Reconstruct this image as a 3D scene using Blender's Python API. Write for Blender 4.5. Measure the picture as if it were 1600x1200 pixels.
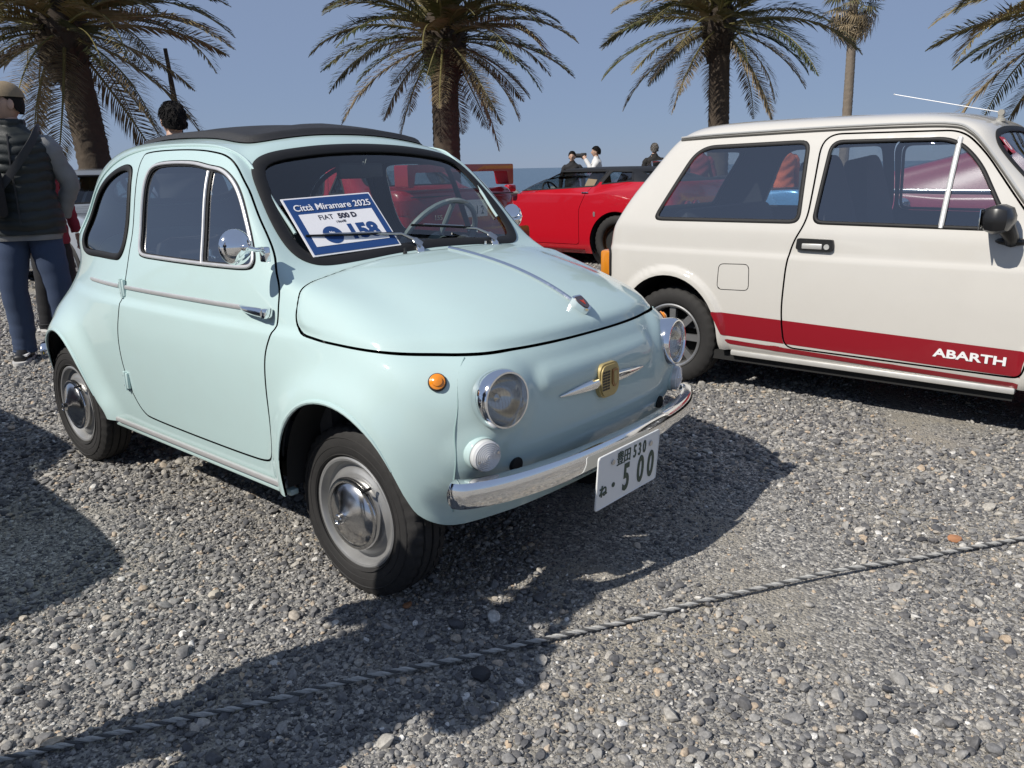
import bpy, bmesh, math, random
import numpy as np
from mathutils import Vector, Matrix, Euler
for _o in list(bpy.data.objects): bpy.data.objects.remove(_o)
scene = bpy.context.scene
COL = scene.collection
R_ = math.radians
# ---------------------------------------------------------------- camera
CAM_LOC = Vector((1.73563163, -1.90705679, 1.20210853))
_yaw, _pit, _rol, _f = R_(130.65372691), R_(15.07618161), R_(-1.10902701), 1250.152
_fw = Vector((math.cos(_yaw)*math.cos(_pit), math.sin(_yaw)*math.cos(_pit), -math.sin(_pit)))
_rt = Vector((math.sin(_yaw), -math.cos(_yaw), 0)); _up = _rt.cross(_fw)
_r2 = _rt*math.cos(_rol)+_up*math.sin(_rol); _u2 = -_rt*math.sin(_rol)+_up*math.cos(_rol)
cd = bpy.data.cameras.new('camera'); cam = bpy.data.objects.new('camera', cd); COL.objects.link(cam)
cam.matrix_world = Matrix(((_r2.x, _u2.x, -_fw.x, CAM_LOC.x), (_r2.y, _u2.y, -_fw.y, CAM_LOC.y), (_r2.z, _u2.z, -_fw.z, CAM_LOC.z), (0, 0, 0, 1)))
cd.sensor_width = 36; cd.lens = 36*_f/1600; cd.clip_start = .05; cd.clip_end = 60000
scene.camera = cam
# ---------------------------------------------------------------- sky and sun
SUN_EL = R_(43.5); SUN_DIR = Vector((-.23, -.973, 0)).normalized()*math.cos(SUN_EL)+Vector((0, 0, math.sin(SUN_EL)))
world = bpy.data.worlds.new('World'); scene.world = world; world.use_nodes = True
_nt = world.node_tree; _nt.nodes.clear()
_sky = _nt.nodes.new('ShaderNodeTexSky'); _sky.sky_type = 'NISHITA'; _sky.sun_disc = False
_sky.sun_elevation = SUN_EL; _sky.sun_rotation = math.atan2(SUN_DIR.x, SUN_DIR.y)
_sky.air_density = 1.0; _sky.dust_density = .3; _sky.ozone_density = 8.0; _sky.altitude = 1500
_bg = _nt.nodes.new('ShaderNodeBackground'); _bg.inputs['Strength'].default_value = .10
_out = _nt.nodes.new('ShaderNodeOutputWorld')
# even sea haze over the whole sky thins the clear-sky gradient
_hz = _nt.nodes.new('ShaderNodeMix'); _hz.data_type = 'RGBA'; _hz.inputs[0].default_value = .84; _hz.inputs[7].default_value = (2.45, 3.1, 4.55, 1)
_nt.links.new(_sky.outputs[0], _hz.inputs[6]); _nt.links.new(_hz.outputs[2], _bg.inputs[0]); _nt.links.new(_bg.outputs[0], _out.inputs[0])
sl = bpy.data.lights.new('sun', 'SUN'); sl.energy = 5.0; sl.angle = R_(.53); sl.color = (1, .95, .87)
so = bpy.data.objects.new('sun', sl); COL.objects.link(so); so.location = (0, -20, 20)
so.rotation_euler = SUN_DIR.to_track_quat('Z', 'Y').to_euler()
scene.view_settings.view_transform = 'Standard'; scene.view_settings.look = 'None'
scene.view_settings.exposure = 0; scene.view_settings.gamma = 1
scene.view_settings.use_curve_mapping = False
scene.render.engine = 'CYCLES'
try:
    scene.cycles.max_bounces = 10; scene.cycles.transparent_max_bounces = 24; scene.cycles.caustics_reflective = False
except Exception: pass
# ---------------------------------------------------------------- materials
MATS = {}
def mat(name, col=(.5, .5, .5), rough=.5, metal=0, coat=0, spec=.5, noise=0, nscale=30, bump=0, bscale=200, emit=None, coat_rough=.03, stretch=None, alpha=None, dust=0):
    if name in MATS: return MATS[name]
    m = bpy.data.materials.new(name); m.use_nodes = True; nt = m.node_tree; b = nt.nodes['Principled BSDF']
    b.inputs['Base Color'].default_value = (*col, 1); b.inputs['Roughness'].default_value = rough
    b.inputs['Metallic'].default_value = metal; b.inputs['Specular IOR Level'].default_value = spec
    b.inputs['Coat Weight'].default_value = coat; b.inputs['Coat Roughness'].default_value = coat_rough
    if noise or bump or dust:
        tc = nt.nodes.new('ShaderNodeTexCoord'); src = tc.outputs['Object']
        if stretch:
            mp = nt.nodes.new('ShaderNodeMapping'); mp.inputs['Scale'].default_value = stretch
            nt.links.new(src, mp.inputs[0]); src = mp.outputs[0]
    if noise:
        n = nt.nodes.new('ShaderNodeTexNoise'); n.inputs['Scale'].default_value = nscale; n.inputs['Detail'].default_value = 5
        r = nt.nodes.new('ShaderNodeMix'); r.data_type = 'RGBA'
        r.inputs[6].default_value = (*[max(0, c*(1-noise)) for c in col], 1); r.inputs[7].default_value = (*[min(1, c*(1+noise)) for c in col], 1)
        nt.links.new(src, n.inputs['Vector']); nt.links.new(n.outputs['Fac'], r.inputs[0]); nt.links.new(r.outputs[2], b.inputs['Base Color'])
        rr = nt.nodes.new('ShaderNodeMapRange'); rr.inputs[3].default_value = max(0, rough-.08); rr.inputs[4].default_value = min(1, rough+.08)
        nt.links.new(n.outputs['Fac'], rr.inputs[0]); nt.links.new(rr.outputs[0], b.inputs['Roughness'])
    if dust:
        # thin uneven film of road dust: a little rougher and greyer in patches
        n = nt.nodes.new('ShaderNodeTexNoise'); n.inputs['Scale'].default_value = 9; n.inputs['Detail'].default_value = 8; n.inputs['Roughness'].default_value = .65
        nt.links.new(src, n.inputs['Vector'])
        mr = nt.nodes.new('ShaderNodeMapRange'); mr.inputs[1].default_value = .45; mr.inputs[2].default_value = .8; mr.inputs[3].default_value = 0; mr.inputs[4].default_value = dust
        nt.links.new(n.outputs['Fac'], mr.inputs[0])
        mx = nt.nodes.new('ShaderNodeMix'); mx.data_type = 'RGBA'; mx.inputs[6].default_value = (*col, 1); mx.inputs[7].default_value = (.42, .40, .37, 1)
        nt.links.new(mr.outputs[0], mx.inputs[0]); nt.links.new(mx.outputs[2], b.inputs['Base Color'])
        r2 = nt.nodes.new('ShaderNodeMapRange'); r2.inputs[1].default_value = .35; r2.inputs[2].default_value = .8; r2.inputs[3].default_value = coat_rough; r2.inputs[4].default_value = coat_rough+.12
        nt.links.new(n.outputs['Fac'], r2.inputs[0]); nt.links.new(r2.outputs[0], b.inputs['Coat Roughness'])
    if bump:
        n2 = nt.nodes.new('ShaderNodeTexNoise'); n2.inputs['Scale'].default_value = bscale; n2.inputs['Detail'].default_value = 4
        bp = nt.nodes.new('ShaderNodeBump'); bp.inputs['Strength'].default_value = bump; bp.inputs['Distance'].default_value = .004
        nt.links.new(src, n2.inputs['Vector']); nt.links.new(n2.outputs['Fac'], bp.inputs['Height']); nt.links.new(bp.outputs[0], b.inputs['Normal'])
    if emit: b.inputs['Emission Color'].default_value = (*emit, 1); b.inputs['Emission Strength'].default_value = 1
    MATS[name] = m; return m

def glass(name, tint=(.82, .88, .87), ior=1.95, rough=0.0):
    if name in MATS: return MATS[name]
    m = bpy.data.materials.new(name); m.use_nodes = True; nt = m.node_tree; nt.nodes.clear()
    o = nt.nodes.new('ShaderNodeOutputMaterial'); fr = nt.nodes.new('ShaderNodeFresnel'); fr.inputs[0].default_value = ior
    tr = nt.nodes.new('ShaderNodeBsdfTransparent'); tr.inputs[0].default_value = (*tint, 1)
    gl = nt.nodes.new('ShaderNodeBsdfGlossy'); gl.inputs['Roughness'].default_value = rough; gl.inputs[0].default_value = (1, 1, 1, 1)
    mx = nt.nodes.new('ShaderNodeMixShader')
    ge = nt.nodes.new('ShaderNodeNewGeometry'); io = nt.nodes.new('ShaderNodeMapRange'); io.inputs[3].default_value = ior; io.inputs[4].default_value = 1/ior   # thin pane: same reflectance from both sides
    nt.links.new(ge.outputs['Backfacing'], io.inputs[0]); nt.links.new(io.outputs[0], fr.inputs[0])
    nt.links.new(fr.outputs[0], mx.inputs[0]); nt.links.new(tr.outputs[0], mx.inputs[1]); nt.links.new(gl.outputs[0], mx.inputs[2]); nt.links.new(mx.outputs[0], o.inputs[0])
    MATS[name] = m; return m

# ---------------------------------------------------------------- objects
def link(o, parent=None):
    COL.objects.link(o)
    if parent is not None: o.parent = parent
    return o

def thing(name, label, cat, loc=(0, 0, 0), rz=0, group=None):
    o = bpy.data.objects.new(name, None); o.empty_display_size = .1; link(o)
    o.location = loc; o.rotation_euler = (0, 0, rz); o['label'] = label; o['category'] = cat
    if group: o['group'] = group
    return o

def tag(o, label=None, cat=None, group=None, kind=None):
    for k, v in (('label', label), ('category', cat), ('group', group), ('kind', kind)):
        if v: o[k] = v
    return o

def mk(name, V, F, m, parent=None, N=None, smooth=True, label=None):
    me = bpy.data.meshes.new(name)
    V = np.asarray(V, float); F = F.tolist() if isinstance(F, np.ndarray) else F
    me.from_pydata(V.tolist(), [], F); 
    if m is not None: me.materials.append(m)
    if smooth: me.polygons.foreach_set('use_smooth', [True]*len(me.polygons))
    me.update()
    if N is not None: me.normals_split_custom_set_from_vertices(np.asarray(N, float).tolist())
    o = bpy.data.objects.new(name, me); link(o, parent)
    if label: o['label'] = label
    return o

class MB:
    """collects shapes into one mesh"""
    def __init__(s): s.v = []; s.f = []; s.sm = []
    def add(s, V, F, M=None, smooth=False):
        k = len(s.v)
        for p in V:
            p = Vector(p); s.v.append(tuple(M @ p) if M is not None else tuple(p))
        for f in F: s.f.append([i+k for i in f]); s.sm.append(smooth)
        return s
    def box(s, c, d, M=None, bev=0):
        x, y, z = c; a, b, h = d[0]/2, d[1]/2, d[2]/2
        if not bev:
            V = [(x+i*a, y+j*b, z+k*h) for i in (-1, 1) for j in (-1, 1) for k in (-1, 1)]
            return s.add(V, [(0, 1, 3, 2), (4, 6, 7, 5), (0, 4, 5, 1), (2, 3, 7, 6), (0, 2, 6, 4), (1, 5, 7, 3)], M)
        bm = bmesh.new(); bmesh.ops.create_cube(bm, size=1, matrix=Matrix.Translation(c) @ Matrix.Diagonal((*d, 1)))
        bmesh.ops.bevel(bm, geom=bm.edges[:], offset=bev, segments=2, affect='EDGES', profile=.5)
        bm.verts.index_update(); s.add([v.co[:] for v in bm.verts], [[v.index for v in f.verts] for f in bm.faces], M, True); bm.free(); return s
    def lathe(s, prof, n=32, M=None, smooth=True, axis='z', closed=False):
        V = []; F = []
        for i in range(n):
            a = 2*math.pi*i/n; c, d = math.cos(a), math.sin(a)
            for r, h in prof: V.append((r*c, r*d, h) if axis == 'z' else ((r*c, h, r*d) if axis == 'y' else (h, r*c, r*d)))
        m = len(prof)
        for i in range(n):
            j = (i+1) % n
            for k in range(m if closed else m-1):
                k2 = (k+1) % m; F.append((i*m+k, j*m+k, j*m+k2, i*m+k2))
        return s.add(V, F, M, smooth)
    def tube(s, pts, r, n=8, closed=False, M=None, caps=True, flat=None, up=None):
        p = [Vector(q) for q in pts]; m = len(p); V = []; F = []
        rr = r if hasattr(r, '__len__') else [r]*m
        prev = None
        for i in range(m):
            t = (p[(i+1) % m]-p[i-1]) if closed else (p[min(i+1, m-1)]-p[max(i-1, 0)])
            t = t.normalized() if t.length > 1e-9 else Vector((0, 0, 1))
            if up is not None:
                u = Vector(up[i] if hasattr(up[0], '__len__') else up); u = (u-t*u.dot(t)).normalized()
            else:
                if prev is None: prev = t.orthogonal()
                u = (prev-t*prev.dot(t)); u = u.normalized() if u.length > 1e-6 else t.orthogonal().normalized()
                prev = u
            w = t.cross(u)
            fu, fw = flat if flat else (1, 1)
            for k in range(n):
                a = 2*math.pi*k/n; V.append(p[i]+(u*math.cos(a)*fu+w*math.sin(a)*fw)*rr[i])
        for i in range(m if closed else m-1):
            j = (i+1) % m
            for k in range(n): F.append((i*n+k, i*n+(k+1) % n, j*n+(k+1) % n, j*n+k))
        if not closed and caps: F.append(tuple(range(n))[::-1]); F.append(tuple((m-1)*n+k for k in range(n)))
        return s.add(V, F, M, True)
    def prism(s, poly, h0, h1, axes='xyz', M=None, smooth=False):
        """polygon in first two axes, extruded along the third"""
        n = len(poly); o = ['xyz'.index(a) for a in axes]; V = []
        for h in (h0, h1):
            for a, b in poly:
                q = [0, 0, 0]; q[o[0]] = a; q[o[1]] = b; q[o[2]] = h; V.append(tuple(q))
        F = [tuple(range(n)), tuple(range(2*n-1, n-1, -1))]
        s.add(V, F, M, False)
        return s.add(V, [(i, i+n, (i+1) % n+n, (i+1) % n) for i in range(n)], M, smooth)
    def ball(s, c, r, nu=16, nv=10, M=None):
        rx = r if hasattr(r, '__len__') else (r, r, r); V = []; F = []
        for j in range(nv+1):
            th = math.pi*j/nv
            for i in range(nu):
                a = 2*math.pi*i/nu; V.append((c[0]+rx[0]*math.sin(th)*math.cos(a), c[1]+rx[1]*math.sin(th)*math.sin(a), c[2]+rx[2]*math.cos(th)))
        for j in range(nv):
            for i in range(nu): F.append((j*nu+i, (j+1)*nu+i, (j+1)*nu+(i+1) % nu, j*nu+(i+1) % nu))
        return s.add(V, F, M, True)
    def cyl(s, a, b, r, n=16, r2=None, M=None):
        return s.tube([a, b], [r, r if r2 is None else r2], n, M=M)
    def build(s, name, m, parent=None, label=None, recalc=True):
        me = bpy.data.meshes.new(name); me.from_pydata(s.v, [], s.f)
        if m is not None: me.materials.append(m)
        me.polygons.foreach_set('use_smooth', s.sm); me.update()
        if recalc:
            bm = bmesh.new(); bm.from_mesh(me); bmesh.ops.recalc_face_normals(bm, faces=bm.faces[:]); bm.to_mesh(me); bm.free()
        try: me.set_sharp_from_angle(angle=R_(42))
        except Exception: pass
        o = bpy.data.objects.new(name, me); link(o, parent)
        if label: o['label'] = label
        return o

WORK = bpy.data.scenes.new('workbench')   # side scene in which letters and bodies are turned into meshes
def work_graph():
    with bpy.context.temp_override(scene=WORK, view_layer=WORK.view_layers[0]):
        d = bpy.context.evaluated_depsgraph_get(); d.update(); return d
def text(name, s, size, m, M, parent=None, depth=.0008, bold=0, shear=0, sx=1, align='CENTER', label=None):
    cu = bpy.data.curves.new(name, 'FONT'); cu.body = s; cu.size = size; cu.extrude = depth; cu.offset = bold; cu.shear = shear
    cu.align_x = align; cu.align_y = 'CENTER'; cu.resolution_u = 4
    t = bpy.data.objects.new(name, cu); WORK.collection.objects.link(t)
    dg = work_graph(); me = bpy.data.meshes.new_from_object(t.evaluated_get(dg))
    bpy.data.objects.remove(t); me.transform(M @ Matrix.Diagonal((sx, 1, 1, 1))); me.materials.clear(); me.materials.append(m)
    o = bpy.data.objects.new(name, me); link(o, parent)
    if label: o['label'] = label
    return o

def copy_tree(o, parent=None):
    c = o.copy(); COL.objects.link(c); c.parent = parent
    for ch in list(o.children): copy_tree(ch, c)
    return c

def frame(x, y, z, o):
    """matrix from three axes and an origin"""
    x, y, z, o = Vector(x), Vector(y), Vector(z), Vector(o)
    return Matrix(((x.x, y.x, z.x, o.x), (x.y, y.y, z.y, o.y), (x.z, y.z, z.z, o.z), (0, 0, 0, 1)))
# ---------------------------------------------------------------- surface tools
def mirror_y(a):
    b = a.copy(); b[..., 1] *= -1; return b

def bs_pad(P, close_top=True):
    r0 = 2*P[0]-P[1]
    rT = mirror_y(P[-2]) if close_top else 2*P[-1]-P[-2]
    Q = np.concatenate([r0[None], P, rT[None]], 0)
    cL = mirror_y(Q[:, 1]); cR = mirror_y(Q[:, -2])
    return np.concatenate([cL[:, None], Q, cR[:, None]], 1)

def bs_basis(n, ts):
    """rows: parameter values (in knot units 0..n-1), cols: padded control points n+2"""
    ts = np.clip(np.asarray(ts, float), 0, n-1-1e-9); i = np.floor(ts).astype(int); t = ts-i
    B = np.zeros((len(ts), n+2))
    w = [(1-t)**3/6, (3*t**3-6*t*t+4)/6, (-3*t**3+3*t*t+3*t+1)/6, t**3/6]
    for k in range(4): B[np.arange(len(ts)), i+k] += w[k]
    return B

def bs_fit(T, iters=4, close_top=True):
    T = np.asarray(T, float); P = T.copy(); R, C = T.shape[:2]
    Br = bs_basis(R, range(R)); Bc = bs_basis(C, range(C))
    for _ in range(iters):
        S = np.einsum('ar,rcd,bc->abd', Br, bs_pad(P, close_top), Bc)
        P = P + (T-S)
    P[:, 0, 1] = 0; P[:, -1, 1] = 0
    if close_top: P[-1, :, 1] = 0
    return P

def params(T, axis, step):
    L = np.linalg.norm(np.diff(T, axis=axis), axis=-1).max(axis=1-axis)
    out = []
    for i, l in enumerate(L):
        n = max(2, int(math.ceil(l/step))); out += list(i+np.arange(n)/n)
    return np.array(out+[len(L)-0.0])

def net_surface(T, step=.012, iters=4, close_top=True, displace=None):
    """control rings (half body) -> full symmetric triangle mesh V,N,F"""
    T = np.asarray(T, float); P = bs_fit(T, iters, close_top); R, C = T.shape[:2]
    us = params(T, 0, step); vs = params(T, 1, step)
    G = np.einsum('ar,rcd,bc->abd', bs_basis(R, us), bs_pad(P, close_top), bs_basis(C, vs))
    G[:, 0, 1] = 0; G[:, -1, 1] = 0
    if close_top: G[-1, :, 1] = 0
    a, b = G.shape[:2]; idx = np.arange(a*b).reshape(a, b)
    q = np.stack([idx[:-1, :-1], idx[:-1, 1:], idx[1:, 1:], idx[1:, :-1]], -1).reshape(-1, 4)
    V = G.reshape(-1, 3)
    F = np.concatenate([q[:, [0, 1, 2]], q[:, [0, 2, 3]]])
    V2 = mirror_y(V); F2 = F[:, ::-1]+len(V)
    V = np.concatenate([V, V2]); F = np.concatenate([F, F2])
    V, F = weld(V, F)
    N = vnormals(V, F)
    # outward orientation: bottom-side normals must point away from the axis
    m = np.abs(V[:, 1]) > .8*np.abs(V[:, 1]).max()
    if (N[m, 1]*np.sign(V[m, 1])).mean() < 0: F = F[:, ::-1].copy(); N = -N
    if displace is not None:
        V = displace(V, N); N = vnormals(V, F)
    return V, N, F

def weld(V, F, eps=1e-5):
    k = np.round(V/eps).astype(np.int64); _, first, inv = np.unique(k, axis=0, return_index=True, return_inverse=True)
    inv = inv.reshape(-1); V = V[first]; F = inv[F]
    ok = (F[:, 0] != F[:, 1]) & (F[:, 1] != F[:, 2]) & (F[:, 0] != F[:, 2])
    return V, F[ok]

def vnormals(V, F):
    n = np.cross(V[F[:, 1]]-V[F[:, 0]], V[F[:, 2]]-V[F[:, 0]]); N = np.zeros_like(V)
    for k in range(3): np.add.at(N, F[:, k], n)
    return N/np.maximum(np.linalg.norm(N, axis=1, keepdims=True), 1e-12)

def clip(M, f):
    """keep the part of triangle mesh M=(V,N,F) where f>0; f is per vertex"""
    V, N, F = M; s = f > 0; cnt = s[F].sum(1)
    full = F[cnt == 3]; mixed = F[(cnt == 1) | (cnt == 2)]
    if len(mixed) == 0: return compact((V, N, full))
    c = s[mixed].sum(1); odd = np.where((c == 1)[:, None], s[mixed], ~s[mixed]).argmax(1)
    r = np.arange(len(mixed)); a = mixed[r, odd]; b = mixed[r, (odd+1) % 3]; d = mixed[r, (odd+2) % 3]
    E = np.concatenate([np.stack([a, b], 1), np.stack([a, d], 1)]); Es = np.sort(E, 1)
    u, inv = np.unique(Es, axis=0, return_inverse=True); inv = inv.reshape(-1)
    t = (f[u[:, 0]]/(f[u[:, 0]]-f[u[:, 1]]))[:, None]
    t = np.clip(t, 0, 1)
    NV = V[u[:, 0]]*(1-t)+V[u[:, 1]]*t; NN = N[u[:, 0]]*(1-t)+N[u[:, 1]]*t
    NN /= np.maximum(np.linalg.norm(NN, axis=1, keepdims=True), 1e-12)
    pab = inv[:len(mixed)]+len(V); pad = inv[len(mixed):]+len(V)
    one = c == 1; two = ~one
    t1 = np.stack([a, pab, pad], 1)[one]
    t2 = np.concatenate([np.stack([pab, b, d], 1)[two], np.stack([pab, d, pad], 1)[two]])
    return compact((np.concatenate([V, NV]), np.concatenate([N, NN]), np.concatenate([full, t1, t2])))

def compact(M):
    V, N, F = M; u, inv = np.unique(F, return_inverse=True)
    return V[u], N[u], inv.reshape(-1, 3)

def loops(M, minlen=6):
    """ordered boundary loops (vertex index lists)"""
    F = M[2]; E = np.concatenate([F[:, [0, 1]], F[:, [1, 2]], F[:, [2, 0]]])
    key = np.sort(E, 1); _, idx, cn = np.unique(key, axis=0, return_index=True, return_counts=True)
    be = E[idx[cn == 1]]; nxt = {}
    for a, b in be: nxt.setdefault(int(a), []).append(int(b))
    out = []
    while nxt:
        a = next(iter(nxt)); path = [a]
        while path[-1] in nxt:
            l = nxt[path[-1]]; b = l.pop()
            if not l: del nxt[path[-1]]
            if b == path[0]: break
            path.append(b)
        if len(path) >= minlen: out.append(path)
    return out

def psd(P, poly):
    """signed distance of 2d points P to closed polygon, negative inside"""
    poly = np.asarray(poly, float); d = np.full(len(P), 1e9); ins = np.zeros(len(P), bool)
    for i in range(len(poly)):
        a = poly[i]; b = poly[(i+1) % len(poly)]; e = b-a; w = P-a
        t = np.clip((w@e)/max(e@e, 1e-12), 0, 1); q = w-t[:, None]*e
        d = np.minimum(d, (q*q).sum(1))
        c1 = (a[1] <= P[:, 1]) & (b[1] > P[:, 1]); c2 = (b[1] <= P[:, 1]) & (a[1] > P[:, 1])
        cr = e[0]*w[:, 1]-e[1]*w[:, 0]
        ins ^= (c1 & (cr > 0)) | (c2 & (cr < 0))
    return np.where(ins, -1, 1)*np.sqrt(d)

def spline(pts, n=8, closed=True):
    """Catmull-Rom through points (centripetal-ish uniform)"""
    p = np.asarray(pts, float); m = len(p); out = []
    for i in range(m if closed else m-1):
        if closed: a, b, c, d = p[(i-1) % m], p[i], p[(i+1) % m], p[(i+2) % m]
        else: a, b, c, d = p[max(i-1, 0)], p[i], p[i+1], p[min(i+2, m-1)]
        for t in np.arange(n)/n:
            out.append(.5*((2*b)+(c-a)*t+(2*a-5*b+4*c-d)*t*t+(3*b-a-3*c+d)*t**3))
    if not closed: out.append(p[-1])
    return np.array(out)

def rpoly(pts, r, n=7):
    """polygon with rounded corners; r scalar or per-corner"""
    p = np.asarray(pts, float); m = len(p); out = []
    rs = r if hasattr(r, '__len__') else [r]*m
    for i in range(m):
        a, b, c = p[i-1], p[i], p[(i+1) % m]; u = a-b; v = c-b
        lu, lv = np.linalg.norm(u), np.linalg.norm(v); u /= lu; v /= lv
        k = min(rs[i], .48*lu, .48*lv)
        for t in np.linspace(0, 1, n): out.append((1-t)**2*(b+u*k)+2*t*(1-t)*b+t*t*(b+v*k))
    return np.array(out)

def sstep(x, a, b):
    t = np.clip((x-a)/(b-a), 0, 1); return t*t*(3-2*t)
FIAT = [
[(.405,0,.285),(.399,.2,.285),(.375,.39,.285),(.308,.522,.285),(.178,.602,.285),(0,.62,.28),(-.22,.635,.272),(-.45,.64,.272),(-.75,.64,.275),(-1.1,.64,.28),(-1.4,.635,.285),(-1.75,.62,.29),(-2.05,.565,.3),(-2.25,.43,.31),(-2.33,.22,.31),(-2.34,0,.31)],
[(.45,0,.43),(.444,.215,.43),(.415,.41,.43),(.343,.547,.43),(.203,.627,.43),(0,.645,.44),(-.22,.655,.44),(-.45,.66,.44),(-.75,.66,.44),(-1.1,.66,.44),(-1.4,.655,.44),(-1.75,.64,.44),(-2.06,.58,.44),(-2.27,.44,.45),(-2.35,.225,.46),(-2.365,0,.46)],
[(.46,0,.58),(.454,.215,.58),(.423,.41,.58),(.351,.547,.59),(.208,.632,.6),(0,.648,.6),(-.22,.657,.6),(-.45,.662,.6),(-.75,.664,.6),(-1.1,.662,.6),(-1.4,.655,.6),(-1.75,.64,.6),(-2.04,.58,.6),(-2.23,.44,.6),(-2.31,.225,.61),(-2.325,0,.61)],
[(.43,0,.715),(.424,.21,.712),(.393,.395,.705),(.323,.527,.7),(.188,.612,.71),(-.01,.632,.72),(-.22,.647,.72),(-.45,.654,.72),(-.75,.657,.72),(-1.1,.654,.72),(-1.4,.641,.72),(-1.73,.596,.72),(-1.99,.523,.72),(-2.16,.4,.73),(-2.24,.215,.74),(-2.255,0,.74)],
[(.335,0,.803),(.325,.205,.797),(.295,.375,.785),(.232,.491,.775),(.12,.571,.785),(-.05,.603,.805),(-.24,.627,.82),(-.46,.639,.82),(-.75,.643,.82),(-1.1,.639,.82),(-1.39,.62,.82),(-1.69,.567,.82),(-1.92,.492,.82),(-2.08,.379,.835),(-2.155,.21,.85),(-2.17,0,.855)],
[(.12,0,.885),(.11,.195,.878),(.08,.35,.865),(.03,.45,.852),(-.03,.525,.855),(-.13,.575,.868),(-.27,.608,.89),(-.47,.623,.9),(-.75,.627,.9),(-1.1,.622,.9),(-1.375,.6,.9),(-1.645,.564,.9),(-1.85,.497,.905),(-2,.376,.925),(-2.075,.2,.945),(-2.09,0,.952)],
[(-.13,0,.93),(-.135,.18,.927),(-.15,.32,.918),(-.175,.42,.908),(-.2,.495,.905),(-.245,.555,.915),(-.315,.593,.94),(-.485,.608,.96),(-.75,.61,.965),(-1.1,.604,.965),(-1.38,.585,.965),(-1.64,.558,.97),(-1.83,.497,.98),(-1.975,.376,1),(-2.04,.19,1.02),(-2.055,0,1.027)],
[(-.262,0,.968),(-.265,.17,.966),(-.275,.3,.962),(-.287,.39,.96),(-.3,.46,.962),(-.325,.53,.98),(-.375,.573,1.01),(-.505,.588,1.035),(-.75,.588,1.04),(-1.1,.58,1.04),(-1.37,.565,1.045),(-1.61,.525,1.055),(-1.79,.463,1.07),(-1.92,.355,1.095),(-1.98,.185,1.115),(-1.995,0,1.12)],
[(-.4,0,1.115),(-.403,.165,1.113),(-.41,.3,1.108),(-.42,.39,1.103),(-.43,.45,1.1),(-.445,.505,1.11),(-.475,.54,1.13),(-.56,.553,1.15),(-.76,.555,1.165),(-1.097,.55,1.172),(-1.365,.532,1.177),(-1.582,.492,1.185),(-1.737,.43,1.195),(-1.852,.325,1.213),(-1.898,.17,1.225),(-1.913,0,1.23)],
[(-.525,0,1.25),(-.527,.16,1.248),(-.533,.29,1.24),(-.54,.375,1.232),(-.547,.43,1.225),(-.56,.472,1.222),(-.585,.497,1.238),(-.65,.507,1.252),(-.79,.508,1.262),(-1.067,.507,1.269),(-1.305,.487,1.275),(-1.482,.452,1.279),(-1.622,.392,1.281),(-1.722,.295,1.285),(-1.768,.155,1.289),(-1.783,0,1.292)],
[(-.62,0,1.318),(-.622,.15,1.315),(-.628,.27,1.305),(-.635,.345,1.296),(-.645,.39,1.289),(-.66,.42,1.286),(-.685,.435,1.289),(-.74,.44,1.297),(-.85,.44,1.305),(-1.027,.435,1.313),(-1.205,.415,1.319),(-1.352,.38,1.321),(-1.462,.32,1.32),(-1.542,.24,1.321),(-1.583,.125,1.321),(-1.598,0,1.323)],
[(-.74,0,1.342),(-.742,.08,1.341),(-.745,.14,1.338),(-.75,.18,1.335),(-.757,.205,1.332),(-.765,.22,1.33),(-.78,.225,1.33),(-.81,.228,1.332),(-.88,.227,1.343),(-1,.22,1.344),(-1.13,.205,1.343),(-1.22,.18,1.341),(-1.3,.15,1.339),(-1.36,.11,1.338),(-1.39,.06,1.338),(-1.4,0,1.338)],
[(-.8,0,1.353),(-.803,0,1.353),(-.808,0,1.353),(-.813,0,1.353),(-.82,0,1.353),(-.83,0,1.353),(-.845,0,1.353),(-.87,0,1.353),(-.92,0,1.353),(-1,0,1.353),(-1.08,0,1.352),(-1.15,0,1.351),(-1.2,0,1.35),(-1.24,0,1.349),(-1.26,0,1.348),(-1.27,0,1.347)],
]
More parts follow.
